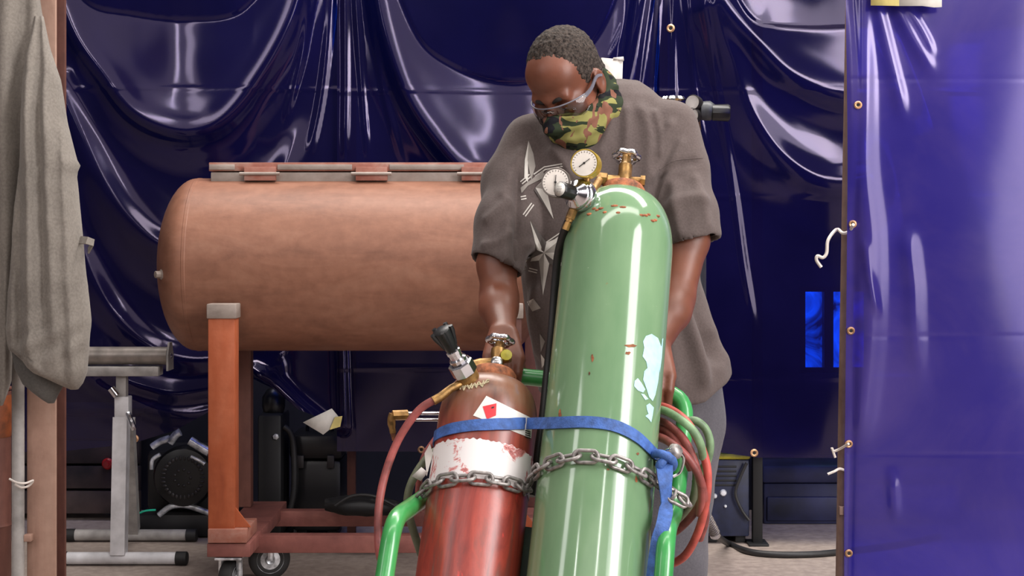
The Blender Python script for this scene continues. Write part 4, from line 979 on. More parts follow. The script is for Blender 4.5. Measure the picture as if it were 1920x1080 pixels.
# --- chain round both cylinders
def resample(pts, step):
    pts = [Vector(p) for p in pts]; out = [pts[0]]; acc = 0; i = 0; cur = pts[0].copy()
    while i < len(pts) - 1:
        d = (pts[i + 1] - cur).length
        if acc + d >= step: cur = cur + (pts[i + 1] - cur) * ((step - acc) / d); out.append(cur.copy()); acc = 0
        else: acc += d; i += 1; cur = pts[i].copy()
    return out
def link_mesh_bm(L, w, r):
    pts = []; hl_ = L / 2 - w / 2
    for k in range(9): a = -math.pi / 2 + math.pi * k / 8; pts.append(Vector((hl_ + math.cos(a) * w / 2, math.sin(a) * w / 2, 0)))
    for k in range(9): a = math.pi / 2 + math.pi * k / 8; pts.append(Vector((-hl_ + math.cos(a) * w / 2, math.sin(a) * w / 2, 0)))
    return MB().tube(pts, r, 8, closed=True)
def chain(label, path, normal_at, pitch=.0345, group=None):
    pts = resample(catmull(path, 10), pitch); root = thing('chain', label, 'chain', pts[0])
    proto = None
    for i in range(len(pts) - 1):
        a, b = pts[i], pts[i + 1]; t = (b - a).normalized(); n = normal_at((a + b) / 2); n = (n - t * n.dot(t)).normalized(); s = n.cross(t)
        if i % 2: n, s = (n + s).normalized(), (s - n).normalized()
        else: n, s = (n * .95 - s * .3).normalized(), None; s = n.cross(t)
        mt = Matrix(((t.x, s.x, n.x, 0), (t.y, s.y, n.y, 0), (t.z, s.z, n.z, 0), (0, 0, 0, 1)))
        if proto is None:
            mb = link_mesh_bm(.0475, .0225, .0037); o = link_mesh('chain_link', mb.v, mb.f, 'steel_link', None, 0, (0, 0, 0)); proto = o
        else: o = proto.copy(); COL.objects.link(o)
        o.parent = root; o.matrix_basis = Matrix.Translation((a + b) / 2 - ORG[root.name]) @ mt
    return root
co = .009
gp = [hit(x, y, GB, GR, co) for x, y in ((1000, 889), (1012, 878), (1030, 869), (1060, 859), (1090, 855), (1120, 857), (1150, 864), (1180, 875), (1205, 888), (1225, 902))]
pth = gp + [W(1240, 914, 2.99), W(1256, 926, 2.95), W(1272, 936, 2.93), W(1290, 941, 2.98)]
rp = [W(770, 952, 3.10), W(782, 938, 3.07)] + [hit(x, y, RB, RR, co) for x, y in ((796, 918), (806, 909), (822, 903), (845, 898), (870, 896), (895, 896), (920, 899), (945, 903), (968, 909), (985, 916))]
def nrm(p):
    best = None
    for b_, r_ in ((GB, GR), (RB, RR)):
        q = p - b_; q = q - AX * q.dot(AX)
        if best is None or abs(q.length - r_) < best[0]: best = (abs(q.length - r_), q.normalized())
    return best[1]
chain('steel chain looped across the front of both gas cylinders', rp + [W(994, 908, 3.05)] + pth, nrm)

# --- blue strap
def strap():
    P = []; base_l = lambda x, y: hit(x, y, RB, RR, .0038); base_g = lambda x, y: hit(x, y, GB, GR, .0038)
    h = hgt(hit(850, 800, RB, RR), RB)
    wrap = [cyl_pt(RB, RR + .0022, a, h - .004 + .0 * a) for a in (-2.2, -1.9, -1.6, -1.3)]
    P = wrap + [base_l(x, y) for x, y in ((838, 806), (860, 801), (890, 797), (915, 796), (935, 795), (955, 795), (970, 794), (982, 794), (990, 794))] + [base_g(x, y) for x, y in ((1032, 793), (1060, 792), (1090, 791), (1125, 793), (1155, 799), (1180, 810), (1200, 823), (1218, 840), (1230, 852))]
    P = catmull(P, 5); P += [W(1240, 858, 3.0), W(1249, 868, 2.97)]
    t = thing('strap', 'blue elastic strap tied round both gas cylinders with its tail hanging by the right rail', 'strap', P[0])
    obj('band', MB().ribbon(P, [AX] * len(P), .0235, .0025), 'strap_blue', t)
    k = W(1248, 866, 2.955)
    obj('knot', MB().tube([k + Vector((-.02, .02, .012)), k + Vector((-.008, -.01, .016)), k + Vector((.012, -.008, .004)), k + Vector((.014, .012, -.012)), k + Vector((-.004, .008, -.016)), k + Vector((-.012, -.012, -.004)), k + Vector((.008, .0, .014))], .0085, 10, smooth=6), 'strap_blue', t)
    tl = catmull([W(1246, 866, 2.95), W(1247, 900, 2.93), W(1249, 930, 2.93), W(1249, 955, 2.925), W(1243, 985, 2.885), W(1234, 1010, 2.875), W(1227, 1040, 2.87), W(1222, 1075, 2.86), W(1218, 1130, 2.85)], 5)
    n = len(tl); ups = [Vector((math.cos(.7 * math.sin(i / 7)), math.sin(.7 * math.sin(i / 7)), .15)) for i in range(n)]
    obj('tail', MB().ribbon(tl, ups, [.032 - .012 * i / n for i in range(n)], .0025), 'strap_blue', t)
    # ratchet clip near the knot
strap()
t = thing('spark_lighter', 'bright wire striker hooked on the hoses beside the knotted blue strap', 'striker', W(1262, 855, 3.0))
obj('wire_frame', MB().tube([W(1240, 852, 3.02), W(1255, 842, 2.99), W(1272, 846, 2.99), W(1282, 860, 3.0), W(1276, 884, 3.01), W(1262, 894, 3.01)], .003, 8, smooth=6), 'chrome', t)
obj('cup', MB().lathe([(.012, 0), (.016, .006), (.013, .014), (.008, .017), (.0001, .0175)], W(1262, 848, 3.0), (.6, -.7, .4), 18), 'steel_link', t)
obj('clip', MB().lathe([(.006, 0), (.011, .006), (.011, .018), (.006, .024)], W(1234, 868, 3.0), (.2, -.9, .2), 14), 'worn_chrome', t)

# --- regulators
def gauge(parent, c, ax, r, dep, case, dial_tilt=0, needle=(1, 1), fine=True):
    ax = Vector(ax).normalized(); g = obj('gauge', MB().lathe([(r * .35, -dep), (r * .9, -dep * .92), (r, -dep * .75), (r, -.004), (r * 1.02, -.001), (r * .98, .002), (r * .9, .001)], c, ax, 40), case, parent, label='round pressure gauge')
    d = obj('dial', MB().lathe([(r * .9, .0022), (.0001, .0023)], c, ax, 36), 'white_dial', g, label='white dial')
    up = Vector((0, 0, 1)); u = up.cross(ax).normalized(); w = ax.cross(u); m = MB()
    v = (u * needle[0] + w * needle[1]).normalized(); pz = ax * .0034
    m.tube([c + pz - v * r * .45, c + pz + v * r * .5], [.0010, .0006], 6); m.lathe([(r * .08, .002), (r * .08, .004), (.0001, .0044)], c, ax, 12)
    obj('needle', m, 'needle_black', g)
    m = MB()
    for k in range(19):
        a = R(-40 + k * 260 / 18); q = u * math.cos(a) + w * math.sin(a); m.tube([c + ax * .0024 + q * r * .74, c + ax * .0024 + q * r * .84], .0006, 4)
    obj('scale', m, 'dark_steel', g); return g
Dr = 3.20
orr = thing('gas_regulator', 'two-gauge oxygen regulator with chrome bonnet on the green cylinder', 'regulator', W(1085, 368, Dr))
gauge(orr, W(1096, 306, Dr - .02), (-.28, -.94, .10), .0295, .040, 'gold_rim', needle=(1, .75))
gauge(orr, W(1042, 342, Dr - .01), (-.25, -.95, .10), .0305, .034, 'roller_grey', needle=(.05, 1))
bc = W(1086, 366, Dr); kax = Vector((-.62, -.74, .16)).normalized()
obj('bonnet', MB().lathe([(.012, -.028), (.028, -.024), (.0345, -.014), (.035, .0), (.032, .004), (.033, .008), (.029, .014), (.019, .020), (.014, .03)], bc, kax, 40), 'chrome', orr, 50, label='chrome bonnet')
kn = obj('adjusting_knob', MB().lathe([(.012, .02), (.0155, .024), (.0165, .056), (.0165, .064), (.015, .066)], bc, kax, 40, 12, .03), 'black_plastic', orr, label='black adjusting knob')
dk = obj('knob_disc', MB().lathe([(.0145, .0665), (.0001, .0668)], bc, kax, 28), 'white_paper', kn, 0, label='white disc')
u = Vector((0, 0, 1)).cross(kax).normalized(); w = kax.cross(u); m = MB()
for row, xs in ((.006, (-.004, 0, .004)), (.0005, (-.005, -.0015, .002, .005)), (-.005, (-.004, 0, .004))):
    for x in xs: q = bc + kax * .0672 + u * x + w * row; m.tube([q - w * .0014, q + w * .0014], .0003, 4)
obj('disc_print', m, 'needle_black', dk, label='tiny dark print')
obj('inlet', MB().tube([bc - kax * .012, W(1112, 358, Dr + .03), gt + AX * .030 - LT * .052 - BK * .012], [.010, .008, .009], 12).lathe([(.014, 0), (.014, .022), (.011, .024)], gt + AX * .030 - LT * .060 - BK * .012, LT, 6), 'brass', orr, label='brass inlet nut')
obj('gauge_stem', MB().tube([bc, W(1100, 340, Dr), W(1098, 316, Dr)], .0075, 12, smooth=4), 'brass', orr); obj('gauge_stem', MB().tube([bc, W(1064, 352, Dr + .01), W(1046, 343, Dr + .01)], .0075, 12, smooth=4), 'brass', orr)
obj('outlet', MB().tube([bc, W(1075, 392, Dr), W(1066, 415, Dr - .0)], .008, 12).lathe([(.010, 0), (.010, .02), (.007, .022), (.008, .045)], W(1075, 393, Dr), W(1062, 425, Dr) - W(1075, 393, Dr), 6), 'brass', orr, label='brass outlet')
hp = [W(1067, 412, Dr), W(1056, 440, Dr + .03)] + [W(x, y, d) for x, y, d in ((1046, 480, 3.27), (1040, 540, 3.28), (1034, 620, 3.27), (1026, 700, 3.26), (1018, 780, 3.22), (1008, 850, 3.18), (996, 930, 3.14))]
tag(obj('gas_hose', MB().tube(hp, .0088, 12, smooth=6), 'hose_black', None, 60), 'black hose running down the left edge of the green cylinder from its regulator', 'hose')

# acetylene regulator
ac = W(870, 694, 3.10); aax = (W(836, 634, 3.07) - ac).normalized()
ar = thing('gas_regulator', 'chrome regulator with a black cone knob beside the red cylinder\'s valve', 'regulator', ac)
obj('body_nut', MB().lathe([(.024, -.008), (.026, -.006), (.026, .018), (.023, .021)], ac, aax, 8), 'chrome', ar, 20, label='chrome body nut')
obj('body_base', MB().lathe([(.014, -.03), (.022, -.026), (.023, -.008)], ac, aax, 28), 'brass', ar)
obj('collar', MB().lathe([(.018, .021), (.018, .030), (.0135, .033), (.0135, .042), (.015, .043), (.015, .050), (.011, .052)], ac, aax, 12), 'chrome', ar, 20, label='chrome collar')
m = MB().lathe([(.012, .05), (.0135, .056), (.019, .094), (.0195, .100), (.016, .102), (.0001, .102)], ac, aax, 30)
u = aax.orthogonal().normalized(); w = aax.cross(u)
for k in range(5):
    a = 2 * math.pi * k / 5 + .3; q = u * math.cos(a) + w * math.sin(a); m.tube([ac + aax * .062 + q * .013, ac + aax * .092 + q * .0195, ac + aax * .103 + q * .0215], [.003, .0055, .0045], 8)
obj('cone_knob', m, 'black_plastic', ar, label='black cone knob with lugs')
obj('inlet', MB().tube([ac - aax * .012, rv + AX * .018 - LT * .062 - BK * .014, rv + AX * .034 - LT * .034 - BK * .006], .011, 12), 'brass', ar, label='brass inlet')
obj('outlet', MB().tube([ac - aax * .024, W(846, 728, 3.09), W(826, 744, 3.08), W(812, 752, 3.075)], [.009, .008, .009, .009], 12), 'brass', ar, label='brass hose barb')
def hose(label, pts, r, mat, name='gas_hose', grp=None):
    return tag(obj(name, MB().tube([W(*p) for p in pts], r, 12, smooth=7), mat, None, 60), label, 'hose', grp)
hose('dark red hose bowing out on the left from the red cylinder\'s regulator', [(818, 748, 3.078), (790, 765, 3.08), (765, 795, 3.08), (742, 835, 3.08), (722, 890, 3.07), (711, 945, 3.05), (709, 1000, 3.03), (713, 1045, 3.02), (735, 1110, 3.05), (780, 1150, 3.15)], .0082, 'hose_red')
hose('olive hose curving behind the left rail of the cart', [(840, 830, 3.27), (808, 852, 3.24), (785, 880, 3.22), (768, 915, 3.2), (764, 950, 3.2), (772, 985, 3.2), (790, 1040, 3.2)], .0085, 'hose_olive')
hose('thin red hose tucked behind the red cylinder on its left', [(836, 800, 3.28), (812, 830, 3.26), (795, 858, 3.25), (786, 900, 3.25), (784, 960, 3.25)], .007, 'hose_red')
# coiled hoses on the right of the cart
hose('bright red hose making the outermost upright loop right of the green cylinder', [(1215, 758, 3.22), (1250, 765, 3.16), (1282, 785, 3.10), (1306, 820, 3.07), (1322, 860, 3.06), (1327, 900, 3.06), (1322, 950, 3.07), (1308, 1000, 3.09), (1284, 1042, 3.12), (1250, 1060, 3.16), (1215, 1062, 3.2)], .0085, 'hose_red_bright')
hose('pale green hose arching over the top of the hose coil', [(1215, 766, 3.20), (1245, 770, 3.13), (1275, 786, 3.07), (1300, 808, 3.04), (1313, 832, 3.04), (1318, 858, 3.06)], .0085, 'hose_green')
hose('pale green hose looping down the far right of the hose coil', [(1285, 790, 3.14), (1304, 789, 3.13), (1322, 803, 3.13), (1331, 828, 3.13), (1329, 855, 3.135), (1318, 880, 3.15), (1304, 905, 3.17)], .0085, 'hose_green')
hose('dusty red hose forming the second loop of the coil', [(1215, 785, 3.21), (1248, 794, 3.13), (1275, 815, 3.09), (1292, 842, 3.06), (1306, 880, 3.04), (1316, 920, 3.05), (1312, 965, 3.08)], .0085, 'hose_red')
hose('faded pink hose third from the top in the coil', [(1215, 800, 3.21), (1244, 806, 3.13), (1268, 826, 3.09), (1284, 852, 3.07), (1296, 880, 3.075)], .0085, 'hose_red')
hose('lowest pinkish hose of the coil passing over the striker', [(1212, 815, 3.2), (1240, 821, 3.09), (1268, 838, 3.04), (1292, 862, 3.03), (1310, 892, 3.035), (1320, 930, 3.06), (1322, 975, 3.10), (1312, 1010, 3.14)], .0085, 'hose_red')
hose('red hose bending back under the coil toward the right rail', [(1318, 930, 3.09), (1306, 955, 3.1), (1286, 980, 3.11), (1262, 1000, 3.13), (1238, 1010, 3.16)], .008, 'hose_red')
hose('olive hose hanging inside the coil behind the right rail', [(1300, 850, 3.15), (1306, 890, 3.15), (1300, 935, 3.16), (1284, 962, 3.17), (1262, 980, 3.18), (1236, 990, 3.2)], .0085, 'hose_olive')
# cutting torch slung behind the red cylinder
t = thing('cutting_torch', 'brass cutting torch with two bright tubes slung behind the red cylinder', 'torch', W(760, 785, 3.32))
obj('head_block', MB().tube([W(736, 779, 3.31), W(764, 778, 3.32)], .011, 8).tube([W(737, 776, 3.31), W(734, 790, 3.31), W(737, 812, 3.31)], [.009, .009, .007], 10, smooth=4), 'brass', t, label='brass torch head')
for y in (775, 787): obj('gas_tube', MB().tube([W(762, y, 3.32), W(850, y, 3.34)], .0036, 10), 'chrome', t, label='bright gas tube')
obj('torch_handle', MB().tube([W(850, 781, 3.34), W(930, 783, 3.36)], .012, 14), 'brass', t); obj('tip', MB().tube([W(737, 812, 3.31), W(739, 826, 3.31)], [.006, .004], 10), 'rust_ring', t)

# ================================================================== the man
HFw = Vector((-.43, -.64, -.63)).normalized()                       # where the face points
HRt = Vector((.839, -.545, 0)); HRt = (HRt - HFw * HRt.dot(HFw)).normalized()   # toward his left ear
HUp = HFw.cross(HRt).normalized()
roll = R(4); HRt, HUp = HRt * math.cos(roll) + HUp * math.sin(roll), HUp * math.cos(roll) - HRt * math.sin(roll)
HCn = W(1061, 150, 3.55); HS = .97
def h(r, f, u): return HCn + (HRt * r + HFw * f + HUp * u) * HS
HROT = [tuple(HRt), tuple(HFw), tuple(HUp)]
bar_r = .0178
fist_r = G(hl[0] + .018, HY, hz); fist_l = G(hr[0] - .071, HY, hz)
sh_r = W(1000, 285, 3.67); sh_l = W(1248, 262, 3.62)
el_r = W(936, 560, 3.47); el_l = W(1266, 560, 3.44)
wr_r = fist_r + Vector((.002, .035, .085)); wr_l = fist_l + Vector((.010, .040, .088))
man = thing('person', 'man in grey star-print T-shirt and camouflage face covering bending over the gas cart', 'person', (W(1190, 0, 3.78).x, 3.78, 0))
hip = W(1195, 760, 3.76)
foot_l = Vector((hip.x + .045, 3.80, 0)); foot_r = Vector((hip.x - .13, 3.92, 0))
def body():
    f = Field((-.16, 3.08, -.004), (.62, 4.02, 1.70), .0045)
    E = lambda c, rad, k=.012, op='add': f.ell(h(*c), [x * HS for x in rad], k, op, HROT)
    C = lambda a, b, r0, r1, k=.010, op='add': f.cone(h(*a), h(*b), r0 * HS, r1 * HS, k, op)
    # torso and legs, a little inside the clothes
    neck = W(1150, 235, 3.68); chest = W(1135, 360, 3.66); belly = W(1170, 600, 3.70)
    f.cone(h(0, -.045, -.05), neck, .056, .062, .02); f.cone(neck, chest, .075, .115, .04)
    f.cone(chest + Vector((-.05, 0, 0)), belly, .105, .12, .05); f.cone(chest + Vector((.06, 0, 0)), belly + Vector((.03, 0, 0)), .10, .12, .05); f.cone(belly, hip, .12, .125, .05)
    for ft, s in ((foot_l, 1), (foot_r, -1)):
        hj = hip + Vector((s * .085, 0, -.05)); kn = (hj + ft) / 2 + Vector((0, -.035, .03)); an = ft + Vector((0, .02, .09))
        f.chain([hj, kn, an], [.082, .054, .038], .03); f.chain([an, ft + Vector((-.02, -.11, .04))], [.038, .03], .02)
    # arms
    for sh, el, wr, s in ((sh_r, el_r, wr_r, -1), (sh_l, el_l, wr_l, 1)):
        f.cone(chest + Vector((s * .10, 0, .08)), sh, .06, .044, .02)
        mid = el + (wr - el) * .28 + Vector((s * .004, .004, 0))
        hm = (W(932, 495, 3.51) if s < 0 else W(1292, 452, 3.495)); md = (W(955, 400, 3.575) if s < 0 else W(1284, 370, 3.55))
        f.chain([sh, md, hm, el, mid, wr], [.044, .043, .0435, .041, .0405, .0265], .02)
    # hands closed round the handle
    for fs, wr, s in ((fist_r, wr_r, -1), (fist_l, wr_l, 1)):
        fr = Vector((0, -1, 0)); fr = (fr - LT * fr.dot(LT)).normalized(); up = fr.cross(LT); up = up if up.z > 0 else -up
        for k, off in enumerate((-.033, -.011, .011, .032)):
            # order of the fingers: index finger nearest the body's middle
            fi = k if s < 0 else 3 - k
            ln = (.84, .97, 1.0, .93)[fi] if s < 0 else (.84, .97, 1.0, .93)[fi]
            c = fs + LT * off
            K = c + fr * .020 + up * (.036 + .003 * (1.5 - abs(k - 1.5))); p1 = c + fr * .037 * (.9 + .1 * ln) + up * .008; p2 = c + fr * .029 - up * .026 * ln; p3 = c - fr * (.004 + .012 * (ln - .84) * 6) - up * .031
            f.chain([wr + LT * off * .45 + fr * .006, K], [.0185, .0145], .008)
            f.chain([K, p1, p2, p3], [.0128, .0112, .0102, .0088], .0022)
        th = -s
        b0 = wr + LT * th * .016 - up * .018
        f.chain([b0, fs + LT * th * .030 + up * .026 - fr * .014, fs + LT * th * .034 + up * .016 - fr * .026, fs + LT * th * .026 - fr * .030 - up * .004], [.0175, .0135, .0125, .0095], .006)
    # head
    E((0, -.012, .032), (.076, .097, .086), .01); E((0, .028, -.05), (.060, .068, .075), .03)
    E((0, .045, .045), (.062, .048, .05), .02)
    C((-.040, .080, .006), (.040, .080, .006), .0135, .0135, .012); E((0, .087, .005), (.02, .016, .012), .01)
    for s in (-1, 1):
        E((s * .031, .094, -.015), (.019, .015, .013), .008, 'sub'); E((s * .031, .076, -.015), (.0155, .0155, .0150), .005)
        E((s * .044, .060, -.034), (.028, .028, .024), .02); E((s * .012, .100, -.046), (.010, .011, .009), .006)
        E((s * .058, .022, -.075), (.016, .03, .03), .02)
        # ear
        E((s * .0775, -.018, -.022), (.009, .021, .031), .004); E((s * .085, -.013, -.020), (.007, .012, .019), .004, 'sub'); E((s * .080, -.010, -.022), (.004, .004, .007), .003)
        E((s * .076, -.010, -.050), (.008, .010, .010), .005)
    C((0, .090, -.004), (0, .113, -.044), .0085, .0145, .008); E((0, .076, -.078), (.026, .016, .012), .008); E((0, .078, -.106), (.024, .018, .016), .02)
    V, Fc = f.mesh(2)
    o = link_mesh('body', V, Fc, 'skin', man, 0)
    for s in (-1, 1):
        obj('eyebrow', MB().tube([h(s * .012, .0955, .001), h(s * .028, .0945, .006), h(s * .046, .082, .003)], [.0045, .005, .0025], 8, smooth=4), 'hair_brow', man, 60, label='dark eyebrow')
        m = MB().tube([h(s * .017, .0885, -.020), h(s * .031, .0925, -.0235), h(s * .045, .0835, -.019)], [.0012, .0018, .0012], 6, smooth=4); obj('eyelashes', m, 'hair_brow', man, 60, label='lowered dark lashes')
    return o
body()

def hair():
    f = Field(HCn - Vector((.16, .16, .12)), HCn + Vector((.16, .16, .17)), .0032)
    f.ell(h(0, -.014, .036), [.0795 * HS, .0985 * HS, .0885 * HS], 0, 'add', HROT); f.ell(h(0, -.055, -.025), [.066 * HS, .062 * HS, .06 * HS], .02, 'add', HROT)
    gf = np.array([-.13, -.09, -.05, -.024, -.012, .008, .020, .030, .040, .055, .072, .088, .1, .13]); gu = np.array([-.075, -.072, -.055, -.03, .006, -.012, -.026, .004, .044, .060, .059, .063, .08, .14])
    def g(X, Y, Z):
        dx, dy, dz = X - HCn.x, Y - HCn.y, Z - HCn.z
        r = (dx * HRt.x + dy * HRt.y + dz * HRt.z) / HS; q = (dx * HFw.x + dy * HFw.y + dz * HFw.z) / HS; u = (dx * HUp.x + dy * HUp.y + dz * HUp.z) / HS
        line = np.interp(q, gf, gu) + .010 * np.exp(-((np.abs(r) - .045) / .016) ** 2) * (q > .03) - .010 * np.exp(-(r / .018) ** 2) * (q > .03)
        return (line - u) * .6 + .0035 * np.sin(r * 420) * np.sin(q * 380)
    f.keep(g, .004)
    V, Fc = f.mesh(1); N = normals(V, Fc)
    d = np.array([noise.noise(Vector(v) * 105) * .0026 + noise.noise(Vector(v) * 230) * .0014 for v in V]); V = V + N * d[:, None]
    o = link_mesh('hair', V, Fc, 'hair', man, 0); o['label'] = 'short tight dark greying hair, receding at the temples'
hair()

def gaiter():
    f = Field(HCn - Vector((.16, .16, .24)), HCn + Vector((.24, .26, .06)), .004)
    E = lambda c, rad, k=.012, op='add': f.ell(h(*c), [x * HS for x in rad], k, op, HROT)
    C = lambda a, b, r0, r1, k=.010: f.cone(a, b, r0, r1, k)
    E((0, .028, -.052), (.072, .080, .084), .0); E((0, .03, -.03), (.074, .076, .04), .02)
    C(h(0, .105, -.022), h(0, .121, -.046), .014, .021, .02); C(h(0, .05, -.10), h(0, .075, -.112), .040, .036, .03)
    C(h(0, -.04, -.045), W(1145, 238, 3.665), .072, .085, .03)
    C(h(0, .05, -.09), W(1092, 247, 3.545), .055, .050, .03); C(W(1092, 247, 3.545), W(1128, 225, 3.57), .050, .058, .03)
    def cut(X, Y, Z):
        dx, dy, dz = X - HCn.x, Y - HCn.y, Z - HCn.z
        q = (dx * HFw.x + dy * HFw.y + dz * HFw.z) / HS; u = (dx * HUp.x + dy * HUp.y + dz * HUp.z) / HS; r = (dx * HRt.x + dy * HRt.y + dz * HRt.z) / HS
        top = np.interp(q, [-.14, -.06, -.035, 0, .03, .08, .105, .14], [-.005, -.022, -.042, -.060, -.056, -.048, -.032, -.028])
        return u - top
    f.keep(cut, .003)
    V, Fc = f.mesh(2); N = normals(V, Fc)
    d = np.zeros(len(V)); P = np.array([pix(v) for v in V])
    for pts, a, w in (([(1030, 225), (1075, 215), (1120, 190), (1150, 165)], .006, 7), ([(1028, 245), (1080, 238), (1130, 208), (1158, 180)], .006, 7), ([(1040, 262), (1090, 258), (1140, 222), (1164, 190)], .006, 7), ([(1125, 180), (1135, 210), (1128, 240)], .006, 7), ([(1150, 165), (1160, 190), (1156, 215)], .006, 6)):
        ds, sg, t = poly_dist(P[:, 0], P[:, 1], smooth2(pts)); d += a * np.exp(-(ds / w) ** 2)
    d += .003 * np.array([noise.noise(Vector(v) * 38) for v in V])
    V = V + N * d[:, None]
    o = link_mesh('neck_gaiter', V, Fc, 'camo', man, 0); o['label'] = 'camouflage neck gaiter pulled up over nose and mouth'
gaiter()

SHIRT = {}
def shirt():
    f = Field((-.16, 3.34, .74), (.66, 3.98, 1.62), .005)
    T = [(150, 1120, 1195, 3.665, .045), (165, 1100, 1215, 3.66, .08), (185, 1070, 1240, 3.655, .105), (215, 1030, 1268, 3.65, .125), (255, 997, 1288, 3.65, .138), (300, 984, 1294, 3.65, .150), (350, 978, 1293, 3.65, .160), (450, 976, 1293, 3.66, .165),
         (520, 978, 1306, 3.67, .168), (600, 990, 1336, 3.68, .172), (690, 1004, 1368, 3.69, .175), (800, 1020, 1385, 3.7, .176)]
    zz = [W(0, t[0], t[3]).z for t in T][::-1]
    cx = [(W(t[1], 0, t[3]).x + W(t[2], 0, t[3]).x) / 2 for t in T][::-1]; ax_ = [(W(t[2], 0, t[3]).x - W(t[1], 0, t[3]).x) / 2 for t in T][::-1]
    cy = [t[3] for t in T][::-1]; by = [t[4] for t in T][::-1]
    sl, X, Y, Z = f.box(f.lo, f.lo + f.h * (f.n - 1), 0); z = Z.ravel()
    I = lambda a: np.interp(z, zz, a)[None, None, :]
    A, Bq = I(ax_), I(by)
    k0 = ((np.abs(X - I(cx)) / A) ** 2.35 + (np.abs(Y - I(cy)) / Bq) ** 2.35) ** (1 / 2.35)
    f.put(sl, ((k0 - 1) * np.minimum(A, Bq)).astype(np.float32), 0, 'add')
    f.d = np.maximum(f.d, (Z - zz[-1]).astype(np.float32))
    # back of the shoulders: rounded hunch
    f.ell(W(1180, 262, 3.72), (.155, .12, .105), .03); f.ell(W(1060, 275, 3.70), (.11, .11, .075), .03)
    hr_, hl_ = W(931, 500, 3.51), W(1301, 456, 3.49)
    f.chain([W(1000, 268, 3.655), W(966, 345, 3.62), W(950, 420, 3.56), hr_ + (hr_ - W(950, 420, 3.56)) * .35], [.072, .074, .070, .062], .022)
    f.chain([W(1255, 240, 3.60), W(1276, 320, 3.57), W(1292, 400, 3.52), hl_ + (hl_ - W(1292, 400, 3.52)) * .35], [.068, .064, .064, .062], .018)
    nr, nl = Vector((-.40, -.30, -.87)).normalized(), Vector((.20, -.22, -.96)).normalized()
    def hem(X, Y, Z, c, n, rad):
        d = (X - c.x) * n.x + (Y - c.y) * n.y + (Z - c.z) * n.z
        q = np.sqrt((X - c.x) ** 2 + (Y - c.y) ** 2 + (Z - c.z) ** 2)
        return d, q
    tors = SHIRT.get('x')
    # cut the sleeves at their hems (only near each sleeve) and hollow them
    for c, n, back in ((hr_, nr, W(950, 420, 3.56)), (hl_, nl, W(1292, 400, 3.52))):
        sl2, X2, Y2, Z2 = f.box(c - Vector((.13, .13, .16)), c + Vector((.13, .13, .12)), 0)
        d = (X2 - c.x) * n.x + (Y2 - c.y) * n.y + (Z2 - c.z) * n.z
        axv = (c - back).normalized(); t = (X2 - c.x) * axv.x + (Y2 - c.y) * axv.y + (Z2 - c.z) * axv.z
        rad = np.sqrt(np.maximum(0, (X2 - c.x - t * axv.x) ** 2 + (Y2 - c.y - t * axv.y) ** 2 + (Z2 - c.z - t * axv.z) ** 2))
        f.put(sl2, np.maximum(-d, rad - .088 if c is hr_ else rad - .083).astype(np.float32) * 1.0, .002, 'sub')
        f.put(sl2, np.maximum(rad - .054, -(t + .055)).astype(np.float32), .006, 'sub')
    # hem of the body: lower at the front left, highest at the loose right corner, hollow underneath
    hp = W(1375, 695, 3.69); hn = Vector((.50, 0, -.87)).normalized()
    sl, X, Y, Z = f.box(f.lo, f.lo + f.h * (f.n - 1), 0)
    hz_ = np.interp(X, [W(1000, 0, 3.69).x, W(1280, 0, 3.69).x, W(1310, 0, 3.69).x, W(1380, 0, 3.69).x], [W(0, 735, 3.69).z, W(0, 748, 3.69).z, W(0, 742, 3.69).z, W(0, 690, 3.69).z])
    f.d = np.maximum(f.d, (hz_ - Z).astype(np.float32))
    zi = Z
    inner = (k0 - 1) * np.minimum(A, Bq) + .016
    f.put(sl, np.maximum(inner, Z - (hz_ + .09)).astype(np.float32), .004, 'sub')
    V, Fc = f.mesh(3); N = normals(V, Fc)
    P = np.stack([960 + V[:, 0] * F / V[:, 1], HZ + (HC - V[:, 2]) * F / V[:, 1]], 1)
    d = np.zeros(len(V)); front = np.clip(-N[:, 1] * 2 + .3, 0, 1)
    folds = [([(1170, 180), (1175, 240), (1168, 320), (1150, 400)], .008, 9), ([(1195, 185), (1215, 250), (1212, 330), (1205, 420)], .009, 10), ([(1222, 200), (1236, 250), (1230, 300)], .008, 8), ([(1262, 215), (1240, 290), (1215, 350)], .009, 10), ([(1285, 250), (1252, 330), (1230, 400)], .007, 9),
             ([(1148, 190), (1142, 240), (1120, 300)], .006, 9), ([(1315, 300), (1270, 310), (1225, 345)], -.007, 6), ([(1336, 380), (1290, 372), (1240, 400)], .006, 10), ([(1300, 320), (1318, 380), (1330, 440)], .006, 9), ([(1262, 330), (1270, 400), (1280, 455)], .007, 10),
             ([(985, 270), (962, 320), (940, 380)], .006, 10), ([(970, 300), (972, 400), (974, 510)], -.012, 8), ([(960, 370), (930, 400), (905, 420)], .006, 9), ([(965, 430), (930, 455), (898, 462)], .007, 9), ([(955, 400), (948, 450), (945, 500)], .006, 9),
             ([(1268, 470), (1300, 540), (1330, 620), (1348, 690)], -.022, 14), ([(1300, 480), (1335, 560), (1368, 640), (1378, 690)], .014, 15), ([(1265, 520), (1290, 610), (1315, 690), (1320, 740)], .013, 12), ([(1290, 470), (1312, 560), (1345, 640)], .010, 8), ([(1250, 600), (1262, 680), (1268, 740)], .008, 12),
             ([(1010, 520), (1000, 600), (1012, 680)], .008, 10), ([(985, 450), (1010, 470), (1040, 460)], .005, 9), ([(1030, 270), (1055, 300), (1080, 340)], .006, 9)]
    for pts, a, w in folds:
        ds, sg, t = poly_dist(P[:, 0], P[:, 1], smooth2(pts)); d += 1.5 * a * np.exp(-(ds / w) ** 2) * sstep(t, 0, .15) * (1 - sstep(t, .85, 1)) * front
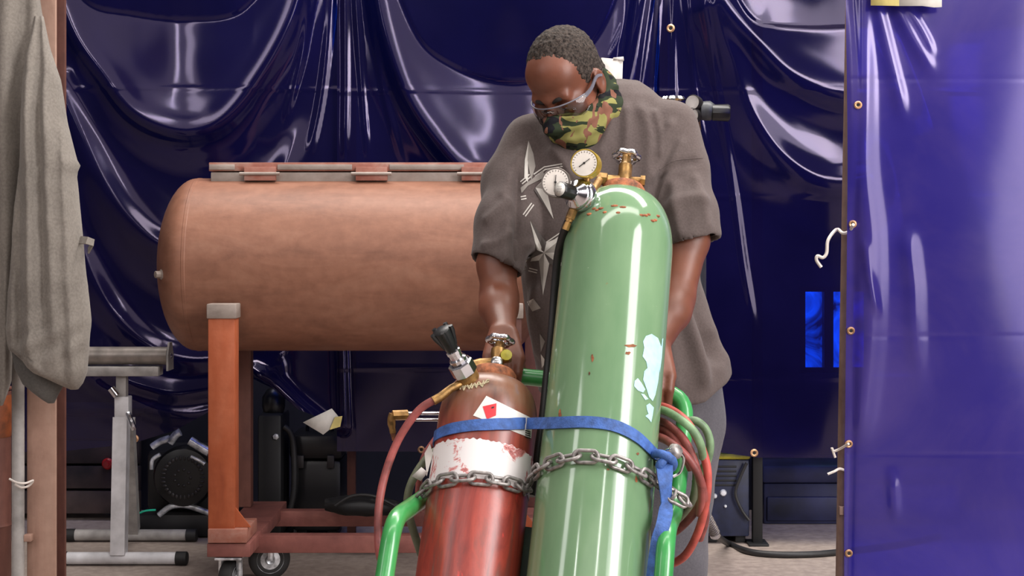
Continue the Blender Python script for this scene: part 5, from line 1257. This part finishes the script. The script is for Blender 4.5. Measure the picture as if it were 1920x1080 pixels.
    d += np.array([.0058 * noise.noise((v[0] * 15, v[1] * 15, v[2] * 6)) + .0016 * noise.noise((v[0] * 34, v[1] * 34, v[2] * 20)) for v in V])
    V = V + N * d[:, None]
    for _ in range(3): V = lap(V, Fc, .5)
    o = link_mesh('t_shirt', V, Fc, 'shirt', man, 0); o['label'] = 'loose grey T-shirt with star print'
    SHIRT['bvh'] = BVHTree.FromPolygons([Vector(v) for v in V], [tuple(int(x) for x in q) for q in Fc])
    # stitched seam lines near the sleeve hems and the shoulder seam
    def drape(pts, off=.001):
        out = []
        for x, y in smooth2(pts, 8):
            dr = (W(x, y, 1) - CAM).normalized(); loc_, nn, i_, ds = SHIRT['bvh'].ray_cast(CAM, dr)
            if loc_: out.append(loc_ - dr * off)
        return out
    for pts in ([(892, 474), (930, 494), (974, 512)], [(1256, 459), (1300, 452), (1346, 439)], [(1318, 296), (1290, 298), (1262, 302), (1236, 318)]):
        q = drape(pts, .0002)
        if len(q) > 3: obj('seam', MB().tube(q, .0013, 6), 'shirt', o)
    return o, drape
sh_o, drape = shirt()

def stars():
    """printed stars: ten shaded facets each, draped on the front of the shirt"""
    lt, md, dk = MB(), MB(), MB()
    def put(mb, poly, off):
        bm = bmesh.new(); vv = [bm.verts.new((x, y, 0)) for x, y in poly]
        try: bm.faces.new(vv)
        except ValueError: return
        bmesh.ops.triangulate(bm, faces=bm.faces[:])
        for _ in range(2): bmesh.ops.subdivide_edges(bm, edges=bm.edges[:], cuts=1, use_grid_fill=True)
        ok = True
        for v in bm.verts:
            dr = (W(v.co.x, v.co.y, 1) - CAM).normalized(); l_, n_, i_, d_ = SHIRT['bvh'].ray_cast(CAM, dr)
            if l_ is None or l_.y > 3.75: ok = False; break
            v.co = l_ - dr * off
        if ok: mb.bm(bm)
        else: bm.free()
    def star(c, tips, inner=.36, only=None, thin=0):
        n = len(tips); cv = Vector(c)
        T = [Vector(t) for t in tips]
        for i in range(n):
            if only is not None and i not in only: continue
            t = T[i]; a = cv + ((t - cv).normalized() + (T[i - 1] - cv).normalized()) * .5 * inner * min((t - cv).length, (T[i - 1] - cv).length)
            b = cv + ((t - cv).normalized() + (T[(i + 1) % n] - cv).normalized()) * .5 * inner * min((t - cv).length, (T[(i + 1) % n] - cv).length)
            put(lt, [tuple(cv), tuple(a), tuple(t)], .0016); put(md if i % 2 else dk, [tuple(cv), tuple(t), tuple(b)], .0016)
    def stroke(a, b, w=2.2, gap=5):
        a, b = Vector(a), Vector(b); n = (b - a).normalized(); n = Vector((-n.y, n.x))
        for s in (0, gap):
            q = [a + n * s, b + n * s, b + n * (s + w), a + n * (s + w)]; put(lt, [tuple(x) for x in q], .0014)
    def flush(label):
        nonlocal lt, md, dk
        top = None
        for mb, c, nm, lb in ((lt, 'print_light', 'star_print', label), (md, 'print_mid', 'star_facet', 'mid grey facets'), (dk, 'print_dark', 'star_facet', 'dark facets')):
            if mb.v: obj(nm, mb, c, sh_o, 0, label=lb)
        lt, md, dk = MB(), MB(), MB()
    star((1020, 474), [(994, 414), (1061, 440), (1064, 508), (1018, 554), (979, 492)], .46); stroke((1020, 456), (1052, 434)); stroke((978, 498), (1008, 506), 1.8); flush('large pale star')
    star((1004, 352), [(1014, 338), (1054, 308), (1038, 411), (984, 352), (992, 336)], .5, only=(1, 2))
    put(lt, [(991, 264), (984, 300), (983, 332), (990, 342), (990, 300)], .0016); put(md, [(991, 264), (1000, 288), (1004, 312), (996, 338), (989, 300)], .0016)
    put(md, [(976, 352), (986, 344), (1018, 320), (1022, 332), (990, 348), (978, 362)], .0016)
    stroke((1000, 326), (1020, 312)); stroke((1020, 312), (1054, 306)); stroke((975, 340), (992, 326)); stroke((976, 368), (986, 366)); stroke((980, 402), (996, 380)); flush('upper pale star')
    put(md, [(1000, 560), (1014, 578), (998, 584), (990, 570)], .0016); put(lt, [(988, 566), (1000, 560), (992, 574)], .0016); flush('pale star tip'); put(md, [(1012, 626), (1022, 640), (1014, 660)], .0016); put(lt, [(1014, 664), (1024, 678), (1016, 690)], .0016)
    flush('lowest pale star')
stars()

def trousers():
    f = Field((-.02, 3.45, .02), (.68, 4.12, 1.02), .008)
    f.ell(hip + Vector((0, 0, .03)), (.205, .155, .17), 0)
    for ft, s in ((foot_l, 1), (foot_r, -1)):
        hj = hip + Vector((s * .10, 0, -.06)); kn = (hj + ft) / 2 + Vector((s * .005, -.035, .03)); an = ft + Vector((0, .02, .07))
        f.chain([hj, kn, an], [.112, .083, .076], .04)
    V, Fc = f.mesh(2); N = normals(V, Fc)
    d = np.array([.010 * noise.noise((v[0] * 9, v[1] * 9, v[2] * 4)) + .006 * noise.noise((v[0] * 24, v[1] * 24, v[2] * 13)) for v in V]); V = V + N * d[:, None]
    o = link_mesh('trousers', V, Fc, 'trousers', man, 0); o['label'] = 'loose dark grey trousers'
    for ft in (foot_l, foot_r):
        f = Field(ft + Vector((-.12, -.25, -.002)), ft + Vector((.12, .16, .2)), .006)
        f.chain([ft + Vector((0, .03, .13)), ft + Vector((0, .03, .05)), ft + Vector((-.015, -.10, .042)), ft + Vector((-.02, -.165, .036))], [.055, .052, .050, .038], .02)
        f.keep(lambda X, Y, Z: .004 - Z + 0 * X + 0 * Y)
        V, Fc = f.mesh(2); obj_ = link_mesh('boot', V, Fc, 'boot_brown', man, 0); obj_['label'] = 'brown work boot'
trousers()

def glasses():
    t = thing('safety_glasses', 'clear wraparound safety glasses on the man\'s nose', 'glasses', h(0, .115, -.02))
    rx, ff, cf = .078, .082, .030
    def gp(th, u, off=0): return h((rx + off) * math.sin(th), cf + (ff + off) * math.cos(th), u)
    for s in (-1, 1):
        n, m_ = 14, 7; vs = []; fs = []
        for j in range(m_ + 1):
            for i in range(n + 1):
                th = s * R(7 + 66 * i / n); q = i / n
                top = -.004 - .006 * q ** 2; bot = -.058 + .016 * (1 - min(1, q / .22)) ** 1.5 + .014 * q ** 2.5
                vs.append(gp(th, bot + (top - bot) * j / m_, .004 * math.sin(math.pi * j / m_)))
        for j in range(m_):
            for i in range(n): k = j * (n + 1) + i; fs.append((k, k + 1, k + n + 2, k + n + 1))
        obj('lens', MB().add(vs, fs), 'lens', t, 0, label='clear lens')
        obj('lens_rim', MB().tube([vs[i] for i in range(n + 1)], .0018, 8), 'lens', t, 60)
        obj('temple_arm', MB().ribbon(catmull([gp(s * R(72), -.016), h(s * .0805, .030, -.013), h(s * .0825, -.004, -.004), h(s * .083, -.026, -.014)], 5), [HUp] * 16, [.010 - .0003 * i for i in range(16)], .0028), 'glasses_grey', t, 50, label='smoky grey temple arm')
    obj('nose_bridge', MB().tube([gp(R(-10), -.016), gp(0, -.013, .003), gp(R(10), -.016)], .0032, 8, smooth=5), 'lens', t, 60)
    obj('brow_bar', MB().tube([gp(R(a), -.005 - .006 * (a / 73) ** 2) for a in range(-72, 73, 6)], .0018, 8), 'glasses_grey', t, 60)
glasses()

# ================================================================== camera, light
cd = bpy.data.cameras.new('camera'); cd.sensor_width = 36; cd.lens = F / 1920 * 36; cd.shift_y = -(540 - HZ) / 1920; cd.clip_start = .05
co_ = bpy.data.objects.new('camera', cd); COL.objects.link(co_); co_.location = CAM; co_.rotation_euler = (R(90), 0, 0); SC.camera = co_
def area(name, loc, aim, sx, sy, power, col=(1, .96, .93)):
    l = bpy.data.lights.new(name, 'AREA'); l.shape = 'RECTANGLE'; l.size = sx; l.size_y = sy; l.energy = power; l.color = col
    o = bpy.data.objects.new(name, l); COL.objects.link(o); o.location = loc
    o.rotation_euler = (Vector(aim) - Vector(loc)).to_track_quat('-Z', 'Y').to_euler(); return o
area('high_window', (3.1, 1.0, 3.2), (.2, 3.2, 1.1), 1.1, 2.6, 120, (1, .97, .97))
area('high_window', (-3.0, 1.2, 2.9), (.1, 3.2, 1.0), .6, 2.0, 25, (1, .97, .97))
area('added_side_light', (4.9, -.3, 2.4), (.3, 5, 1.6), 3.0, 4.4, 250, (1, .97, .96))  # unseen side light, added and sized for highlights along the curtain folds
area('roof_light', (0.6, 4.8, 4.4), (0.4, 4.3, 0), 5.0, .9, 280, (1, .95, .9))
area('roof_light', (0.3, 2.2, 4.6), (0, 4.2, .8), 4.5, .5, 70, (1, .95, .9))
for lx in (-2.2, 1.8): area('strip_lamp', (lx, -1.5, 4.3), (lx, 4, 1.0), .25, 1.5, 25, (1, .97, .96))
area('shop_front_daylight', (0, -5, 5.5), (0, 4, 1.0), 12, 4, 190, (1, .90, .88))
wd = bpy.data.worlds.new('world'); SC.world = wd; wd.use_nodes = True; wn = wd.node_tree.nodes; wl = wd.node_tree.links
bgn = wn['Background']
tc = wn.new('ShaderNodeTexCoord'); sx_ = wn.new('ShaderNodeSeparateXYZ'); wl.new(tc.outputs['Generated'], sx_.inputs[0])
rp_ = wn.new('ShaderNodeValToRGB'); mr = wn.new('ShaderNodeMapRange'); mr.inputs[1].default_value = -.3; mr.inputs[2].default_value = 1
wl.new(sx_.outputs[2], mr.inputs[0]); wl.new(mr.outputs[0], rp_.inputs[0])
e = rp_.color_ramp.elements; e[0].position = .1; e[0].color = (.05, .043, .045, 1); e[1].position = .6; e[1].color = (.16, .14, .145, 1)
wl.new(rp_.outputs[0], bgn.inputs[0]); bgn.inputs[1].default_value = 1.0
vs_ = SC.view_settings; vs_.view_transform = 'Standard'; vs_.look = 'None'; vs_.gamma = 1; vs_.exposure = 0; vs_.use_curve_mapping = False

for o in list(bpy.data.objects):
    g = {'hose': 'gas hoses of the cart', 'welding curtain': 'blue vinyl welding curtains'}.get(o.get('category'))
    if g: o['group'] = g
    if o.name.startswith('frame_post'): o['group'] = 'steel posts behind the curtains'
